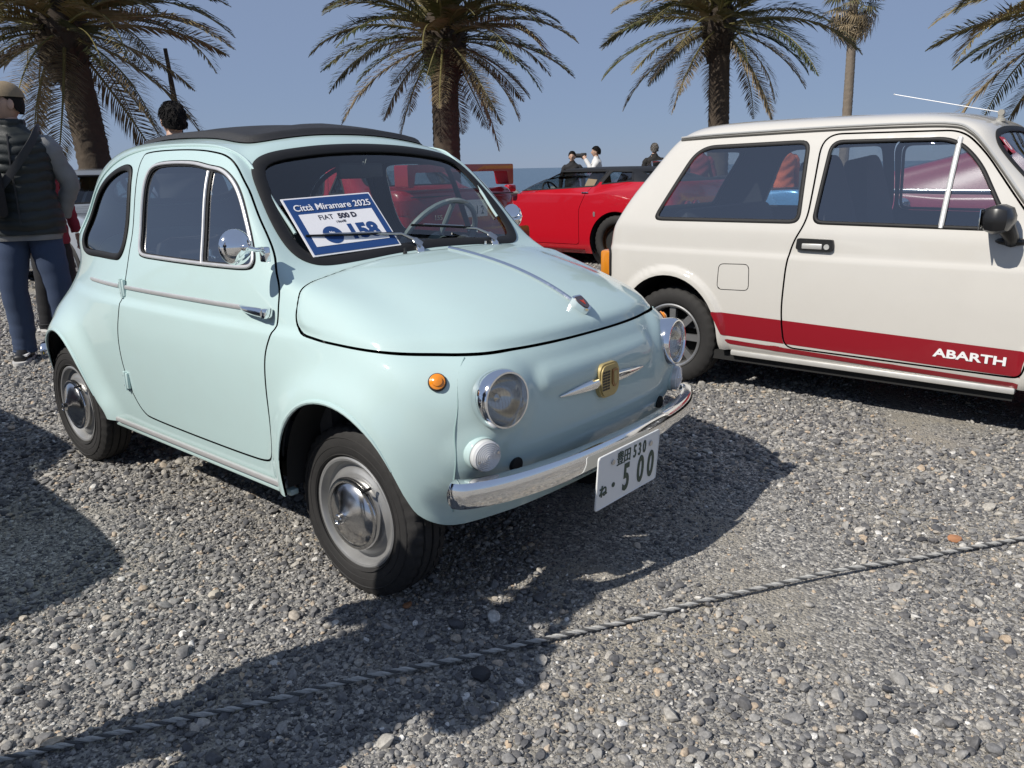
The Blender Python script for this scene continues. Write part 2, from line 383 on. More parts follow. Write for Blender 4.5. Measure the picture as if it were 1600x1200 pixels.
def hatch_net():
    P = [(2.62,0),(2.61,.3),(2.585,.52),(2.51,.665),(2.2,.725),(1.85,.738),(1.5,.742),(1.15,.743),(.8,.743),(.45,.742),(.1,.74),(-.15,.735),(-.37,.715),(-.470,.655),(-.515,.48),(-.53,.25),(-.535,0)]
    def low(z, ins, fx=0, rx=0):
        out = []
        for x, y in P:
            k = max(0, min(1, (x+.4)/2.9)); cx = x-(ins+fx)*max(0, (x-2.2)/.42)+(ins+rx)*max(0, (-.15-x)/.385)
            out.append((cx, y-ins*(y/.74), z))
        return out
    N = [low(.24, .045), low(.30, .018), low(.44, .004), low(.60, 0), low(.72, .004, .01), low(.785, .008, .05, .0)]
    N.append([(2.36,0,.845),(2.35,.3,.84),(2.31,.52,.828),(2.22,.645,.82),(2.05,.705,.825),(1.78,.722,.84),(1.47,.728,.855),(1.14,.73,.86),(.8,.731,.86),(.45,.73,.86),(.09,.727,.86),(-.17,.72,.86),(-.355,.70,.855),(-.435,.64,.85),(-.475,.47,.845),(-.488,.25,.845),(-.492,0,.845)])
    N.append([(1.90,0,.915),(1.89,.3,.912),(1.86,.5,.905),(1.80,.62,.90),(1.72,.675,.90),(1.60,.70,.908),(1.41,.712,.918),(1.12,.716,.920),(.8,.717,.92),(.44,.716,.92),(.07,.713,.92),(-.19,.705,.92),(-.32,.685,.918),(-.385,.625,.915),(-.42,.46,.915),(-.432,.25,.915),(-.436,0,.915)])
    N.append([(1.72,0,1.03),(1.715,.28,1.027),(1.70,.46,1.02),(1.675,.57,1.01),(1.635,.63,1.01),(1.55,.665,1.02),(1.37,.678,1.03),(1.11,.682,1.035),(.8,.683,1.035),(.44,.682,1.035),(.06,.678,1.035),(-.14,.67,1.035),(-.25,.648,1.035),(-.305,.59,1.035),(-.335,.44,1.035),(-.345,.24,1.035),(-.35,0,1.035)])
    N.append([(1.56,0,1.16),(1.555,.27,1.157),(1.545,.44,1.15),(1.525,.54,1.143),(1.495,.59,1.143),(1.435,.62,1.15),(1.29,.635,1.16),(1.08,.639,1.165),(.8,.641,1.165),(.44,.64,1.165),(.08,.634,1.165),(-.085,.622,1.165),(-.165,.598,1.165),(-.21,.545,1.165),(-.235,.41,1.165),(-.245,.23,1.165),(-.25,0,1.165)])
    N.append([(1.41,0,1.285),(1.405,.26,1.282),(1.398,.42,1.275),(1.385,.505,1.268),(1.362,.55,1.268),(1.32,.578,1.272),(1.21,.592,1.28),(1.05,.597,1.285),(.8,.6,1.285),(.44,.598,1.285),(.12,.59,1.285),(-.01,.578,1.285),(-.075,.555,1.285),(-.115,.505,1.285),(-.135,.38,1.287),(-.145,.21,1.29),(-.15,0,1.29)])
    N.append([(1.30,0,1.352),(1.297,.25,1.348),(1.29,.40,1.340),(1.28,.475,1.334),(1.262,.515,1.332),(1.225,.54,1.334),(1.15,.552,1.34),(1.02,.558,1.344),(.8,.56,1.346),(.44,.558,1.346),(.14,.55,1.344),(.04,.538,1.342),(-.01,.515,1.34),(-.045,.47,1.34),(-.06,.36,1.343),(-.068,.2,1.346),(-.07,0,1.348)])
    N.append([(1.14,0,1.376),(1.138,.2,1.374),(1.13,.33,1.370),(1.12,.40,1.366),(1.105,.44,1.364),(1.08,.46,1.364),(1.03,.47,1.366),(.94,.475,1.368),(.78,.477,1.370),(.44,.475,1.370),(.2,.465,1.368),(.11,.45,1.366),(.07,.43,1.365),(.045,.40,1.365),(.03,.31,1.366),(.02,.18,1.368),(.02,0,1.370)])
    N.append([(.98,0,1.387),(.975,.1,1.387),(.97,.16,1.386),(.965,.2,1.385),(.95,.22,1.384),(.93,.235,1.384),(.89,.24,1.384),(.83,.243,1.385),(.72,.244,1.386),(.46,.243,1.386),(.3,.238,1.384),(.24,.23,1.383),(.21,.22,1.382),(.19,.2,1.382),(.18,.16,1.382),(.175,.1,1.382),(.17,0,1.382)])
    N.append([(x, 0, 1.391) for x in (.85,.845,.84,.835,.83,.82,.8,.76,.68,.5,.4,.37,.35,.34,.335,.33,.325)])
    for r, dz in ((11, .018), (12, .042), (13, .046), (14, .046)): N[r] = [(x, y, z+dz) for x, y, z in N[r]]
    for r, dx in ((9, .02), (10, .05), (11, .09), (12, .10), (13, .06)):
        N[r] = [(x+dx*max(0, min(1, (x-.8)/.4)), y, z) for x, y, z in N[r]]
    for r, dx in ((6, .02), (7, .045), (8, .055), (9, .055), (10, .06), (11, .055), (12, .04)):
        N[r] = [(x-dx*max(0, min(1, (.15-x)/.2)), y, z) for x, y, z in N[r]]
    return N
# ---------------------------------------------------------------- sheet metal helpers
def offset(M, d): return (M[0]+M[1]*d, M[1], M[2])
def flip(M): return (M[0], -M[1], M[2][:, ::-1].copy())
def merge(*Ms):
    V = []; N = []; F = []; k = 0
    for v, n, f in Ms: V.append(v); N.append(n); F.append(f+k); k += len(v)
    return np.concatenate(V), np.concatenate(N), np.concatenate(F)
def rim(M, depth, dirn=None):
    """turned-in edge along every boundary loop"""
    V, N, F = M; vs = []; ns = []; fs = []; k = 0
    for L in loops(M):
        P = V[L]; n = N[L]; m = len(L); t = np.roll(P, -1, 0)-np.roll(P, 1, 0)
        D = -n if dirn is None else np.broadcast_to(np.asarray(dirn, float), n.shape)*1.0
        o = np.cross(t, n); o /= np.maximum(np.linalg.norm(o, axis=1, keepdims=True), 1e-9)
        vs += [P, P+D*depth]; ns += [o, o]
        i = np.arange(m); j = (i+1) % m
        fs += [np.stack([i, j+m, j], 1)+k, np.stack([i, i+m, j+m], 1)+k]; k += 2*m
    if not vs: return V[:0], N[:0], F[:0]
    Vr, Nr, Fr = np.concatenate(vs), np.concatenate(ns), np.concatenate(fs)
    return Vr, Nr, Fr[:, ::-1].copy()
def panel(name, M, m, parent, depth=.012, label=None):
    Q = merge(M, rim(M, depth)) if depth else M
    return mk(name, Q[0], Q[2], m, parent, N=Q[1], label=label)
def loop_tube(M, r, n=8, out=0., pick=None, every=1):
    """tube along boundary loops of a patch; returns MB"""
    b = MB()
    for L in loops(M):
        P = M[0][L]; N = M[1][L]
        if pick is not None and not pick(P): continue
        P, N = resample(P+N*out, N, .011)
        b.tube(P.tolist(), 1.0, n, closed=True, flat=r if hasattr(r, '__len__') else (r, r), up=N.tolist())
    return b
def resample(P, N, step):
    Q = np.concatenate([P, P[:1]]); d = np.r_[0, np.cumsum(np.linalg.norm(np.diff(Q, axis=0), axis=1))]
    n = max(12, int(d[-1]/step)); s = np.linspace(0, d[-1], n, endpoint=False)
    NN = np.concatenate([N, N[:1]])
    P2 = np.stack([np.interp(s, d, Q[:, k]) for k in range(3)], 1); N2 = np.stack([np.interp(s, d, NN[:, k]) for k in range(3)], 1)
    for _ in range(2): P2 = .25*np.roll(P2, 1, 0)+.5*P2+.25*np.roll(P2, -1, 0)
    return P2, N2
# ---------------------------------------------------------------- shared car materials and parts
def smin(a, b, k): h = np.clip(.5+.5*(b-a)/k, 0, 1); return b*(1-h)+a*h-k*h*(1-h)
CHROME = mat('chrome', (.86, .87, .88), .06, 1, noise=.03, nscale=60)
RUBBER = mat('black_rubber', (.014, .014, .015), .6, spec=.3, noise=.2, nscale=60)
TYRE = mat('tyre_rubber', (.019, .018, .0175), .78, noise=.35, nscale=40, bump=.25, bscale=300)
DARK = mat('dark_trim', (.02, .02, .022), .6, noise=.2)
UNDER = mat('underbody_black', (.012, .012, .012), .85, noise=.3)
STEEL = mat('silver_wheel_paint', (.40, .40, .395), .36, .6, noise=.08, nscale=25)
INNER = mat('interior_trim', (.055, .055, .057), .75, noise=.2, nscale=40)
SEAT = mat('seat_vinyl', (.05, .048, .05), .5, noise=.25, nscale=20, bump=.2)
GLASS = glass('window_glass')
LENS = glass('lamp_glass', (.88, .88, .87), 1.5)
SGLASS = glass('side_window_glass', (.74, .79, .78), 3.1)
AMBER = mat('amber_lens', (.75, .24, .01), .15, coat=1)
PLATEW = mat('plate_white', (.78, .79, .78), .4, noise=.02)
PLATEG = mat('plate_green', (.012, .045, .03), .4)

def tyre_mesh(R, w, rim_r, n=120):
    """tyre about the y axis, tread with grooves"""
    hw = w/2
    prof = [(rim_r-.004, -.36*w), (rim_r+.004, -.44*w), (rim_r+.25*(R-rim_r), -.497*w), (rim_r+.5*(R-rim_r), -.505*w), (rim_r+.72*(R-rim_r), -.485*w), (R-.016, -.445*w), (R-.007, -.41*w)]
    tread = [(-.39, 0), (-.25, .0), (-.235, .007), (-.205, .007), (-.19, 0), (-.03, 0), (-.018, .007), (.018, .007), (.03, 0), (.19, 0), (.205, .007), (.235, .007), (.25, 0), (.39, 0)]
    P = prof+[(R-.004*(abs(t)/.39)**2-d, t*w) for t, d in tread]+[(r, -y) for r, y in prof[::-1]]
    m = len(P); V = []; F = []
    for i in range(n):
        a = 2*math.pi*i/n
        for k, (r, y) in enumerate(P):
            rr = r; q = abs(y)/w
            if .24 < q < .5 and r > R-.03 and i % 3 == 0: rr -= .006
            if .04 < q < .2 and r > R-.005 and (i+1) % 4 == 0: rr -= .003
            V.append((rr*math.cos(a), y, rr*math.sin(a)))
    for i in range(n):
        j = (i+1) % n
        for k in range(m-1): F.append((i*m+k, i*m+k+1, j*m+k+1, j*m+k))
    return V, F

def basis_wheel(parent, R=.258, w=.132, rim_r=.163):
    """pressed steel wheel with chrome cap, outer face towards -y"""
    root = bpy.data.objects.new('wheel', None); link(root, parent); root.empty_display_size = .1
    V, F = tyre_mesh(R, w, rim_r); b = MB(); b.add(V, F, smooth=True)
    t = b.build('tyre', TYRE, root)
    b = MB()   # sidewall ribs
    for rr in (rim_r+.012, rim_r+.036, rim_r+.062):
        b.lathe([(rr-.002, -.49*w), (rr, -.512*w), (rr+.002, -.49*w)], 72, axis='y')
    b.build('sidewall_rib', TYRE, t)
    b = MB()
    b.lathe([(rim_r-.002, .30*w), (rim_r+.002, -.40*w), (rim_r+.004, -.455*w), (rim_r-.001, -.475*w), (rim_r-.007, -.46*w), (rim_r-.011, -.40*w), (rim_r-.016, -.30*w), (rim_r-.026, -.27*w),
             (rim_r-.036, -.29*w), (rim_r-.044, -.34*w), (rim_r-.052, -.36*w), (.09, -.34*w), (.03, -.30*w), (0, -.30*w)], 64, axis='y')
    b.build('rim', STEEL, root)
    b = MB()
    y0 = -.36*w-.020
    b.lathe([(.100, y0+.034), (.107, y0+.012), (.109, y0), (.106, y0-.006), (.098, y0-.008), (.094, y0-.006), (.088, y0-.012), (.072, y0-.020), (.045, y0-.029), (.024, y0-.036), (.017, y0-.040), (.0155, y0-.052), (.013, y0-.054), (.010, y0-.051), (0, y0-.050)], 64, axis='y')
    b.build('hubcap', mat('satin_hubcap', (.66, .65, .64), .17, 1, noise=.05, nscale=40), root)
    b = MB(); b.cyl((.085, y0+.004, .098), (.075, y0-.024, .092), .0045, 8); b.build('valve', RUBBER, root)
    return root

def put_wheel(src, parent, loc, side, fresh=True):
    o = src if fresh is None else copy_tree(src, parent)
    o.location = loc; o.rotation_euler = (0, 0 if side < 0 else math.pi, 0); return o

from mathutils.bvhtree import BVHTree
_BV = {}
def probe(M, axis, a, b, s=1):
    """point and smooth normal on skin M hit from outside along an axis: x from the front (s<0 rear), y from side s, z from above"""
    if id(M[0]) not in _BV: _BV[id(M[0])] = (BVHTree.FromPolygons(M[0].tolist(), M[2].tolist()), M)
    t = _BV[id(M[0])][0]
    o, d = {'x': ((5*s, a, b), (-s, 0, 0)), 'y': ((a, 5*s, b), (0, -s, 0)), 'z': ((a, b, 5), (0, 0, -1))}[axis]
    p, n, i, _ = t.ray_cast(Vector(o), Vector(d))
    if p is None: p, n, i, _ = t.find_nearest(Vector(o)+Vector(d)*4.4)
    f = M[2][i]; P = M[0][f]; w = 1/(np.linalg.norm(P-np.array(p), axis=1)+1e-4); nn = Vector((M[1][f]*w[:, None]).sum(0)).normalized()
    return p, nn
def sfield(M, ax, poly, sel):
    """signed distance to an outline seen along one axis, measured along the skin (negative inside, 1 where sel is false)"""
    P = M[0][:, ax]; h = 1e-3; f = psd(P, poly); near = np.abs(f) < .08
    g = np.ones(len(f)); Q = P[near]
    gx = (psd(Q+[h, 0], poly)-psd(Q-[h, 0], poly))/(2*h); gy = (psd(Q+[0, h], poly)-psd(Q-[0, h], poly))/(2*h)
    n = M[1][near][:, ax]; k = gx*n[:, 0]+gy*n[:, 1]; g[near] = np.sqrt(np.clip(gx*gx+gy*gy-k*k, .04, 1))
    return np.where(sel, f/g, 1.)

def lamp(parent, name, c, ax, r, depth, mats, lens_bulge=.018, ring=True):
    """round lamp: bezel, reflector, ribbed glass; axis ax points outward"""
    ax = Vector(ax).normalized(); q = Vector((0, 0, 1)).rotation_difference(ax).to_matrix().to_4x4(); M = Matrix.Translation(c) @ q
    root = bpy.data.objects.new(name, None); link(root, parent); root.matrix_local = M
    b = MB(); b.lathe([(r*1.00, -depth), (r*1.04, -.3*depth), (r*1.045, 0), (r*1.02, .012), (r*.96, .020), (r*.90, .020), (r*.86, .012), (r*.85, .0)], 56); b.build('bezel', mats[0], root)
    b = MB(); b.lathe([(r*.86, .006), (r*.8, -.012), (r*.55, -.040), (r*.2, -.058), (0, -.06)], 40); b.lathe([(.012, -.055), (.012, -.02), (0, -.012)], 12); b.build('reflector', mats[1], root)
    b = MB(); n = 14
    prof = [(r*.865*math.sin(t)/math.sin(1.1), .006+lens_bulge*(math.cos(t)-math.cos(1.1))/(1-math.cos(1.1))) for t in np.linspace(1.1, 0, n)]
    b.lathe(prof, 56); b.build('lens', mats[2], root)
    b = MB()
    for k in range(-6, 7):
        x = k*r*.125; h = math.sqrt(max(0, (r*.83)**2-x*x))
        zz = lambda y: .0045+lens_bulge*(1-(x*x+y*y)/(r*.865)**2)*.9
        b.tube([(y, x, zz(y)) for y in np.linspace(-h, h, 9)], .0008, 5)
    b.build('lens_rib', mats[2], root)
    return root

# ---------------------------------------------------------------- the mint green microcar
def build_small_car():
    T = thing('small_car', 'pale mint green vintage microcar with black fabric roof and chrome hubcaps, nearest the camera', 'car')
    PAINT = mat('mint_paint', (.455, .590, .580), .55, coat=1, spec=.15, coat_rough=.02, dust=.07, bump=.05, bscale=9)
    ARF = [(-.222, .1), (-.222, .33), (-.205, .42), (-.175, .49), (-.13, .548), (-.07, .590), (-.005, .609), (.06, .611), (.12, .598), (.175, .567), (.222, .512), (.250, .440), (.268, .375), (.285, .325), (.33, .288), (.42, .264), (.42, .1)]
    ARR = [(-1.40, .1), (-1.42, .29), (-1.465, .35), (-1.50, .40), (-1.54, .465), (-1.585, .52), (-1.65, .572), (-1.73, .598), (-1.80, .60), (-1.87, .58), (-1.94, .535), (-2.0, .46), (-2.035, .37), (-2.05, .28), (-2.055, .1)]
    ARF = spline(ARF, 5, False).tolist(); ARR = spline(ARR, 5, False).tolist()
    def hood_field(V):
        x, y, z = V.T; ay = abs(y)
        zc = np.interp(x, [-.3, -.147, -.028, .158, .313, .378, .416, .5], [.80, .772, .760, .752, .742, .739, .737, .737])
        xr = np.interp(ay, [0, .10, .27, .41, .53, .59, .61, .66], [-.198, -.205, -.208, -.206, -.192, -.175, -.165, -.15])
        return smin(z-zc, x-xr, .06)
    def displace(V, N):
        V = V.copy(); x, y, z = V.T; ay = abs(y); sy = np.sign(y)
        side = sstep(ay, .38, .52)*(1-sstep(z, .72, .86))
        dF = psd(V[:, [0, 2]], ARF); dR = psd(V[:, [0, 2]], ARR)
        fl = lambda d, w: np.where(d > 0, np.exp(-(np.maximum(d, 0)/w)**2), 1)
        V[:, 1] += sy*side*(.036*fl(dF, .062)+.034*fl(dR, .062))
        # soft shoulder line under the belt
        V[:, 1] += sy*.010*(1-sstep(z, .757, .783))*sstep(ay, .5, .6)*sstep(z, .4, .7)
        # raised front lid
        h = hood_field(V); V += N*(.014*sstep(h, -.002, .024))[:, None]
        nose = sstep(x, .25, .36)*(N[:, 0] > .2)
        # moustache pressing and lamp pods
        q = np.maximum(np.abs(ay-0)-.245, 0); qz = z-.642
        e = np.hypot(q, qz)-.042
        V[:, 0] += nose*.011*(1-sstep(e, -.022, .018))*sstep(z, .575, .64)
        r = np.hypot(ay-.432, z-.633); V[:, 0] += nose*.016*(1-sstep(r, .070, .150))
        r = np.hypot(ay-.484, z-.495); V[:, 0] += nose*.010*(1-sstep(r, .035, .085))
        return V
    M = net_surface(FIAT, .0145, displace=displace)
    xz = lambda A: A[0][:, [0, 2]]; yz = lambda A: A[0][:, [1, 2]]
    S0 = M   # uncut skin, to look points up on
    # wheel openings
    for P in (ARF, ARR):
        f = np.maximum(psd(xz(M), P), .42-abs(M[0][:, 1])); M = clip(M, f)
    for s in (-1, 1): M = clip(M, np.where(M[0][:, 0] > .2, np.hypot(M[0][:, 1]-s*.432, M[0][:, 2]-.633)-.064, 1))   # lamp openings
    DOOR = spline([(-1.172, 1.258), (-1.13, 1.280), (-.906, 1.283), (-.72, 1.272), (-.606, 1.246), (-.509, 1.172), (-.40, 1.056), (-.30, .945), (-.252, .888), (-.238, .833), (-.234, .785), (-.250, .750), (-.269, .691), (-.275, .585), (-.273, .477), (-.277, .415), (-.300, .372), (-.343, .354), (-.432, .349), (-.65, .347), (-.873, .348), (-1.06, .352), (-1.115, .362), (-1.155, .395), (-1.19, .455), (-1.212, .548), (-1.212, .640), (-1.190, .74), (-1.166, .85), (-1.157, .95), (-1.160, 1.05), (-1.165, 1.16)], 6)
    DWIN = spline([(-1.082, .948), (-1.103, 1.03), (-1.108, 1.13), (-1.102, 1.195), (-1.07, 1.236), (-.98, 1.249), (-.811, 1.247), (-.70, 1.233), (-.615, 1.220), (-.545, 1.186), (-.485, 1.132), (-.420, 1.047), (-.377, .977), (-.370, .941), (-.402, .926), (-.53, .923), (-.70, .923), (-.928, .925), (-1.048, .929)], 8)
    QWIN = spline([(-1.668, .985), (-1.630, 1.075), (-1.568, 1.145), (-1.485, 1.195), (-1.375, 1.232), (-1.285, 1.243), (-1.224, 1.226), (-1.205, 1.175), (-1.195, 1.10), (-1.194, 1.02), (-1.202, .952), (-1.238, .912), (-1.30, .905), (-1.45, .905), (-1.60, .905), (-1.655, .922)], 8)
    half = [(0, .955), (.17, .950), (.306, .941), (.42, .936), (.475, .948), (.503, .985), (.506, 1.055), (.490, 1.139), (.470, 1.198), (.438, 1.235), (.375, 1.258), (.27, 1.273), (.15, 1.283), (0, 1.287)]
    WS = spline(half+[(-a, b) for a, b in half[-2:0:-1]], 6)
    half = [(0, 1.075), (.2, 1.080), (.29, 1.10), (.315, 1.15), (.28, 1.20), (.18, 1.222), (0, 1.228)]
    RW = spline(half+[(-a, b) for a, b in half[-2:0:-1]], 6)
    half = [(0, .97), (.2, .962), (.33, .93), (.365, .85), (.37, .6), (.35, .47), (.25, .44), (0, .44)]
    LID = spline(half+[(-a, b) for a, b in half[-2:0:-1]], 6)
    g = .0034
    # roof opening for the fabric top
    ROOF = rpoly([(-.655, .415), (-1.66, .32), (-1.66, -.32), (-.655, -.415)], [.10, .16, .16, .10], 9)
    rf = lambda A: sfield(A, [0, 1], ROOF, A[0][:, 2] > 1.2)
    top = clip(M, -rf(M)); M = clip(M, rf(M))
    hood = clip(M, hood_field(M[0])-g); M = clip(M, -(hood_field(M[0])+g))
    wf = lambda A, P, x0: sfield(A, [1, 2], P, A[0][:, 0] > x0)
    ws_in = clip(M, -(wf(M, WS, -.75))-.010); M = clip(M, wf(M, WS, -.75)-.005)
    rw = lambda A: sfield(A, [1, 2], RW, A[0][:, 0] < -1.4)
    rw_in = clip(M, -rw(M)-.012); M = clip(M, rw(M))
    ld = lambda A: sfield(A, [1, 2], LID, A[0][:, 0] < -1.8)
    lid = clip(M, -ld(M)-g); M = clip(M, ld(M)-g)
    panes = {}
    for s in (-1, 1):
        sf = lambda A, P: sfield(A, [0, 2], P, A[0][:, 1]*s > .2)
        d = clip(M, -sf(M, DOOR)-g); M = clip(M, sf(M, DOOR)-g)
        panes['win', s] = clip(d, -sf(d, DWIN)-.010); panes['door', s] = clip(d, sf(d, DWIN))
        panes['q', s] = clip(M, -sf(M, QWIN)-.014); M = clip(M, sf(M, QWIN))
    body = panel('body', M, PAINT, T, .008)
    up = clip(M, M[0][:, 2]-.40); L = flip(offset(up, -.017)); mk('interior_lining', L[0], L[2], INNER, body, N=L[1])
    # fabric roof
    e = -rf(top); tv = top[0]+top[1]*(.004+.018*sstep(e, 0, .028)+.002*np.sin(top[0][:, :1].ravel()*23)*sstep(e, .03, .1))[:, None]
    FAB = mat('roof_fabric', (.020, .020, .022), .62, noise=.25, nscale=14, bump=.5, bscale=700)
    tm = (tv, vnormals(tv, top[2]), top[2]); fr = panel('fabric_roof', tm, FAB, T, .022)
    hd = panel('hood', hood, PAINT, T, .014)
    panel('engine_lid', lid, PAINT, T, .012)
    # windscreen, rear screen and their rubber
    Gs = offset(ws_in, -.005); w = mk('windscreen', Gs[0], Gs[2], GLASS, T, N=Gs[1])
    loop_tube(ws_in, (.008, .022), 10, .001).build('rubber_seal', RUBBER, w)
    Gs = offset(rw_in, -.005); w = mk('rear_screen', Gs[0], Gs[2], GLASS, T, N=Gs[1])
    loop_tube(rw_in, (.007, .015), 8, .001).build('rubber_seal', RUBBER, w)
    HINGE = PAINT
    for s in (-1, 1):
        G = offset(panes['q', s], -.005); q = mk('quarter_window', G[0], G[2], SGLASS, T, N=G[1])
        loop_tube(panes['q', s], (.006, .0115), 10, .001).build('rubber_seal', RUBBER, q)
        D = panel('door', panes['door', s], PAINT, T, .016)
        L = flip(offset(panes['door', s], -.017)); mk('door_lining', L[0], L[2], INNER, D, N=L[1])
        win = panes['win', s]; div = lambda z: np.interp(z, [.92, 1.235], [-.640, -.690])
        xd = win[0][:, 0]-div(win[0][:, 2])
        for nm, sgn in (('window_pane', -1), ('vent_pane', 1)):
            g2 = offset(clip(win, sgn*xd-.006), -.006); mk(nm, g2[0], g2[2], SGLASS, D, N=g2[1])
            e2 = clip(win, sgn*xd-.004); loop_tube(e2, (.0045, .0115), 6, -.005).build('glazing_rubber', RUBBER, D)
        loop_tube(win, (.005, .0060), 8, .002).build('window_frame', mat('dull_alloy', (.66, .65, .64), .36, .55, noise=.06), D)
        b = MB(); pts = []
        for z in np.linspace(.925, 1.238, 12):
            p, n = probe(win, 'y', div(z), z, s); pts.append(p+n*.002)
        b.tube(pts, .0055, 8); b.build('window_divider', MATS['dull_alloy'], D)
        b = MB(); p, n = probe(win, 'y', -.615, .945, s); b.box((p.x, p.y-.02*s, p.z+.005), (.05, .012, .012), bev=.003); b.cyl((p.x-.01, p.y-.02*s, p.z), (p.x-.012, p.y-.022*s, p.z+.03), .006, 8); b.build('vent_latch', CHROME, D)
        # belt trim in two pieces, with the handle at the front end
        def strip(x0, x1, parent, taper=False):
            pts = []; 
            for x in np.linspace(x0, x1, 28):
                p, n = probe(S0, 'y', x, .8195, s); pts.append((x, p.y+s*.002, .8195))
            pts = np.array(pts); pts[1:-1] = (pts[:-2]+pts[1:-1]*2+pts[2:])/4
            rr = [.0075]*28
            if taper: rr[0] = .002; rr[1] = .005
            b = MB(); b.tube(pts.tolist(), rr, 8, flat=(1, .7), up=(0, 0, 1)); return b.build('belt_trim', MATS['dull_alloy'], parent)
        strip(-1.55, -1.215, T, True); strip(-1.16, -.40, D)
        p, n = probe(S0, 'y', -.30, .8195, s)
        b = MB(); y = p.y+s*.012
        b.tube([(-.41, y-s*.006, .8195), (-.36, y+s*.010, .8195), (-.29, y+s*.016, .819), (-.265, y+s*.014, .818)], [.008, .011, .013, .013], 10, flat=(1, .8), up=(0, 0, 1))
        b.box((-.262, y+s*.004, .817), (.022, .032, .030), bev=.006); b.build('door_handle', CHROME, D)
        b = MB(); b.cyl((-.275, y+s*.018, .8175), (-.275, y+s*.0215, .8175), .007, 12); b.build('lock_barrel', DARK, D)
        b = MB(); b.ball((-.32, p.y-s*.002, .802), (.045, .005, .020)); b.build('handle_recess', PAINT, D)
        for z in (.815, .475):
            x = np.interp(z, [.455, .548, .64, .74, .85], [-1.19, -1.212, -1.212, -1.19, -1.166])-.004
            p, n = probe(S0, 'y', x, z, s); b = MB()
            b.box((x-.008, p.y+s*.004, z), (.018, .010, .068), bev=.003); b.box((x+.012, p.y+s*.005, z+.002), (.018, .011, .060), bev=.003)
            b.cyl((x+.004, p.y+s*.009, z-.034), (x+.004, p.y+s*.009, z+.034), .006, 10); b_ = b
            hg = b_.build('hinge', HINGE, D)
            for dz in (-.018, .018): b = MB(); b.cyl((x-.008, p.y+s*.007, z+dz), (x-.008, p.y+s*.010, z+dz), .004, 8); b.build('hinge_screw', DARK, hg)
        # drip rail along the roof edge
        pts = []
        for x, z in spline([(-.36, 1.022), (-.44, 1.108), (-.515, 1.185), (-.60, 1.252), (-.70, 1.283), (-.90, 1.296), (-1.16, 1.294), (-1.35, 1.272), (-1.50, 1.225), (-1.62, 1.15), (-1.69, 1.07), (-1.74, .98)], 5, False):
            p, n = probe(S0, 'y', x, z, s); pts.append(np.array(p+n*.002))
        pts = np.array(pts); 
        for _ in range(3): pts[1:-1] = (pts[:-2]+2*pts[1:-1]+pts[2:])/4
        b = MB(); b.tube(pts.tolist(), .0055, 7); b.build('drip_rail', PAINT, body)
        # rolled lips of the wheel openings
        for P in (ARF, ARR):
            pts = [probe(S0, 'y', x, z+.002, s)[0]+Vector((0, s*.001, 0)) for x, z in P[::2] if z > .36 and x < .25]
            pts = np.array([tuple(q) for q in pts])
            for _ in range(2): pts[1:-1] = (pts[:-2]+2*pts[1:-1]+pts[2:])/4
            b = MB(); b.tube(pts.tolist(), [.0065*min(1, .15+min(i, len(pts)-1-i)/6) for i in range(len(pts))], 8); b.build('arch_lip', PAINT, body)
        # sill trim
        b = MB(); b.box((-.80, s*.655, .296), (1.12, .012, .017), bev=.004); b.build('sill_trim', MATS['dull_alloy'], T)
        b = MB(); b.box((-.81, s*.632, .272), (1.16, .03, .018), bev=.004); b.build('sill_flange', PAINT, body)
        # seam between wing and nose
        pts = []
        for z in np.linspace(.735, .33, 26):
            yy = np.interp(z, [.33, .41, .56, .68, .716, .735], [.530, .536, .541, .520, .496, .466])
            p, n = probe(S0, 'x', s*yy, z); pts.append(np.array(p))
        pts = np.array(pts)
        for _ in range(4): pts[1:-1] = (pts[:-2]+2*pts[1:-1]+pts[2:])/4
        b = MB(); b.tube(pts.tolist(), .0028, 6); b.build('wing_seam', mat('mint_seam', (.30, .42, .41), .5), body)
        # headlamp, parking lamp, side repeater
        p, n = probe(S0, 'x', s*.432, .633)
        lamp(T, 'headlight', p+Vector((.012, 0, 0)), (1, s*.12, .04), .0765, .035, (CHROME, mat('lamp_reflector', (.62, .61, .58), .12, 1), LENS))
        p, n = probe(S0, 'x', s*.484, .495); ax = (n+Vector((.7, 0, 0))).normalized()
        q = Vector((0, 0, 1)).rotation_difference(ax).to_matrix().to_4x4(); MM = Matrix.Translation(p+ax*.004) @ q
        b = MB(); b.lathe([(.047, -.02), (.047, .004), (.044, .008)], 36, M=MM); pk = b.build('parking_lamp', PAINT, T)
        b = MB(); prof = [(.043, .0), (.042, .022), (.038, .026)]
        for k in range(7): r = .036-.005*k; prof += [(r+.002, .028+.0012*k), (r, .0262+.0013*k)]
        b.lathe(prof+[(0, .036)], 36, M=MM); b.build('parking_lens', mat('clear_ribbed_lens', (.62, .62, .62), .18, coat=1, spec=.7), pk)
        for dy in (-.03, .03): b = MB(); b.cyl(MM @ Vector((0, dy, .020)), MM @ Vector((0, dy, .032)), .004, 8); b.build('lens_screw', CHROME, pk)
        p, n = probe(S0, 'y', .322, .684, s)
        q = Vector((0, 0, 1)).rotation_difference(n).to_matrix().to_4x4(); MM = Matrix.Translation(p) @ q @ Matrix.Scale(.88, 4)
        b = MB(); b.lathe([(.027, -.004), (.027, .006), (.024, .009)], 28, M=MM); sr = b.build('side_repeater', DARK, T)
        b = MB(); b.lathe([(.0245, .004), (.023, .014), (.016, .017), (.015, .021), (.008, .024), (0, .025)], 28, M=MM); b.build('repeater_lens', AMBER, sr)
        # bumper bolt hole plugs
        p, n = probe(S0, 'x', s*.372, .435)
        b = MB(); b.cyl(p-Vector((.01, 0, 0)), p+Vector((.008, 0, 0)), .021, 16); b.build('rubber_plug', RUBBER, T)
    # lid trim and badge
    pts = []
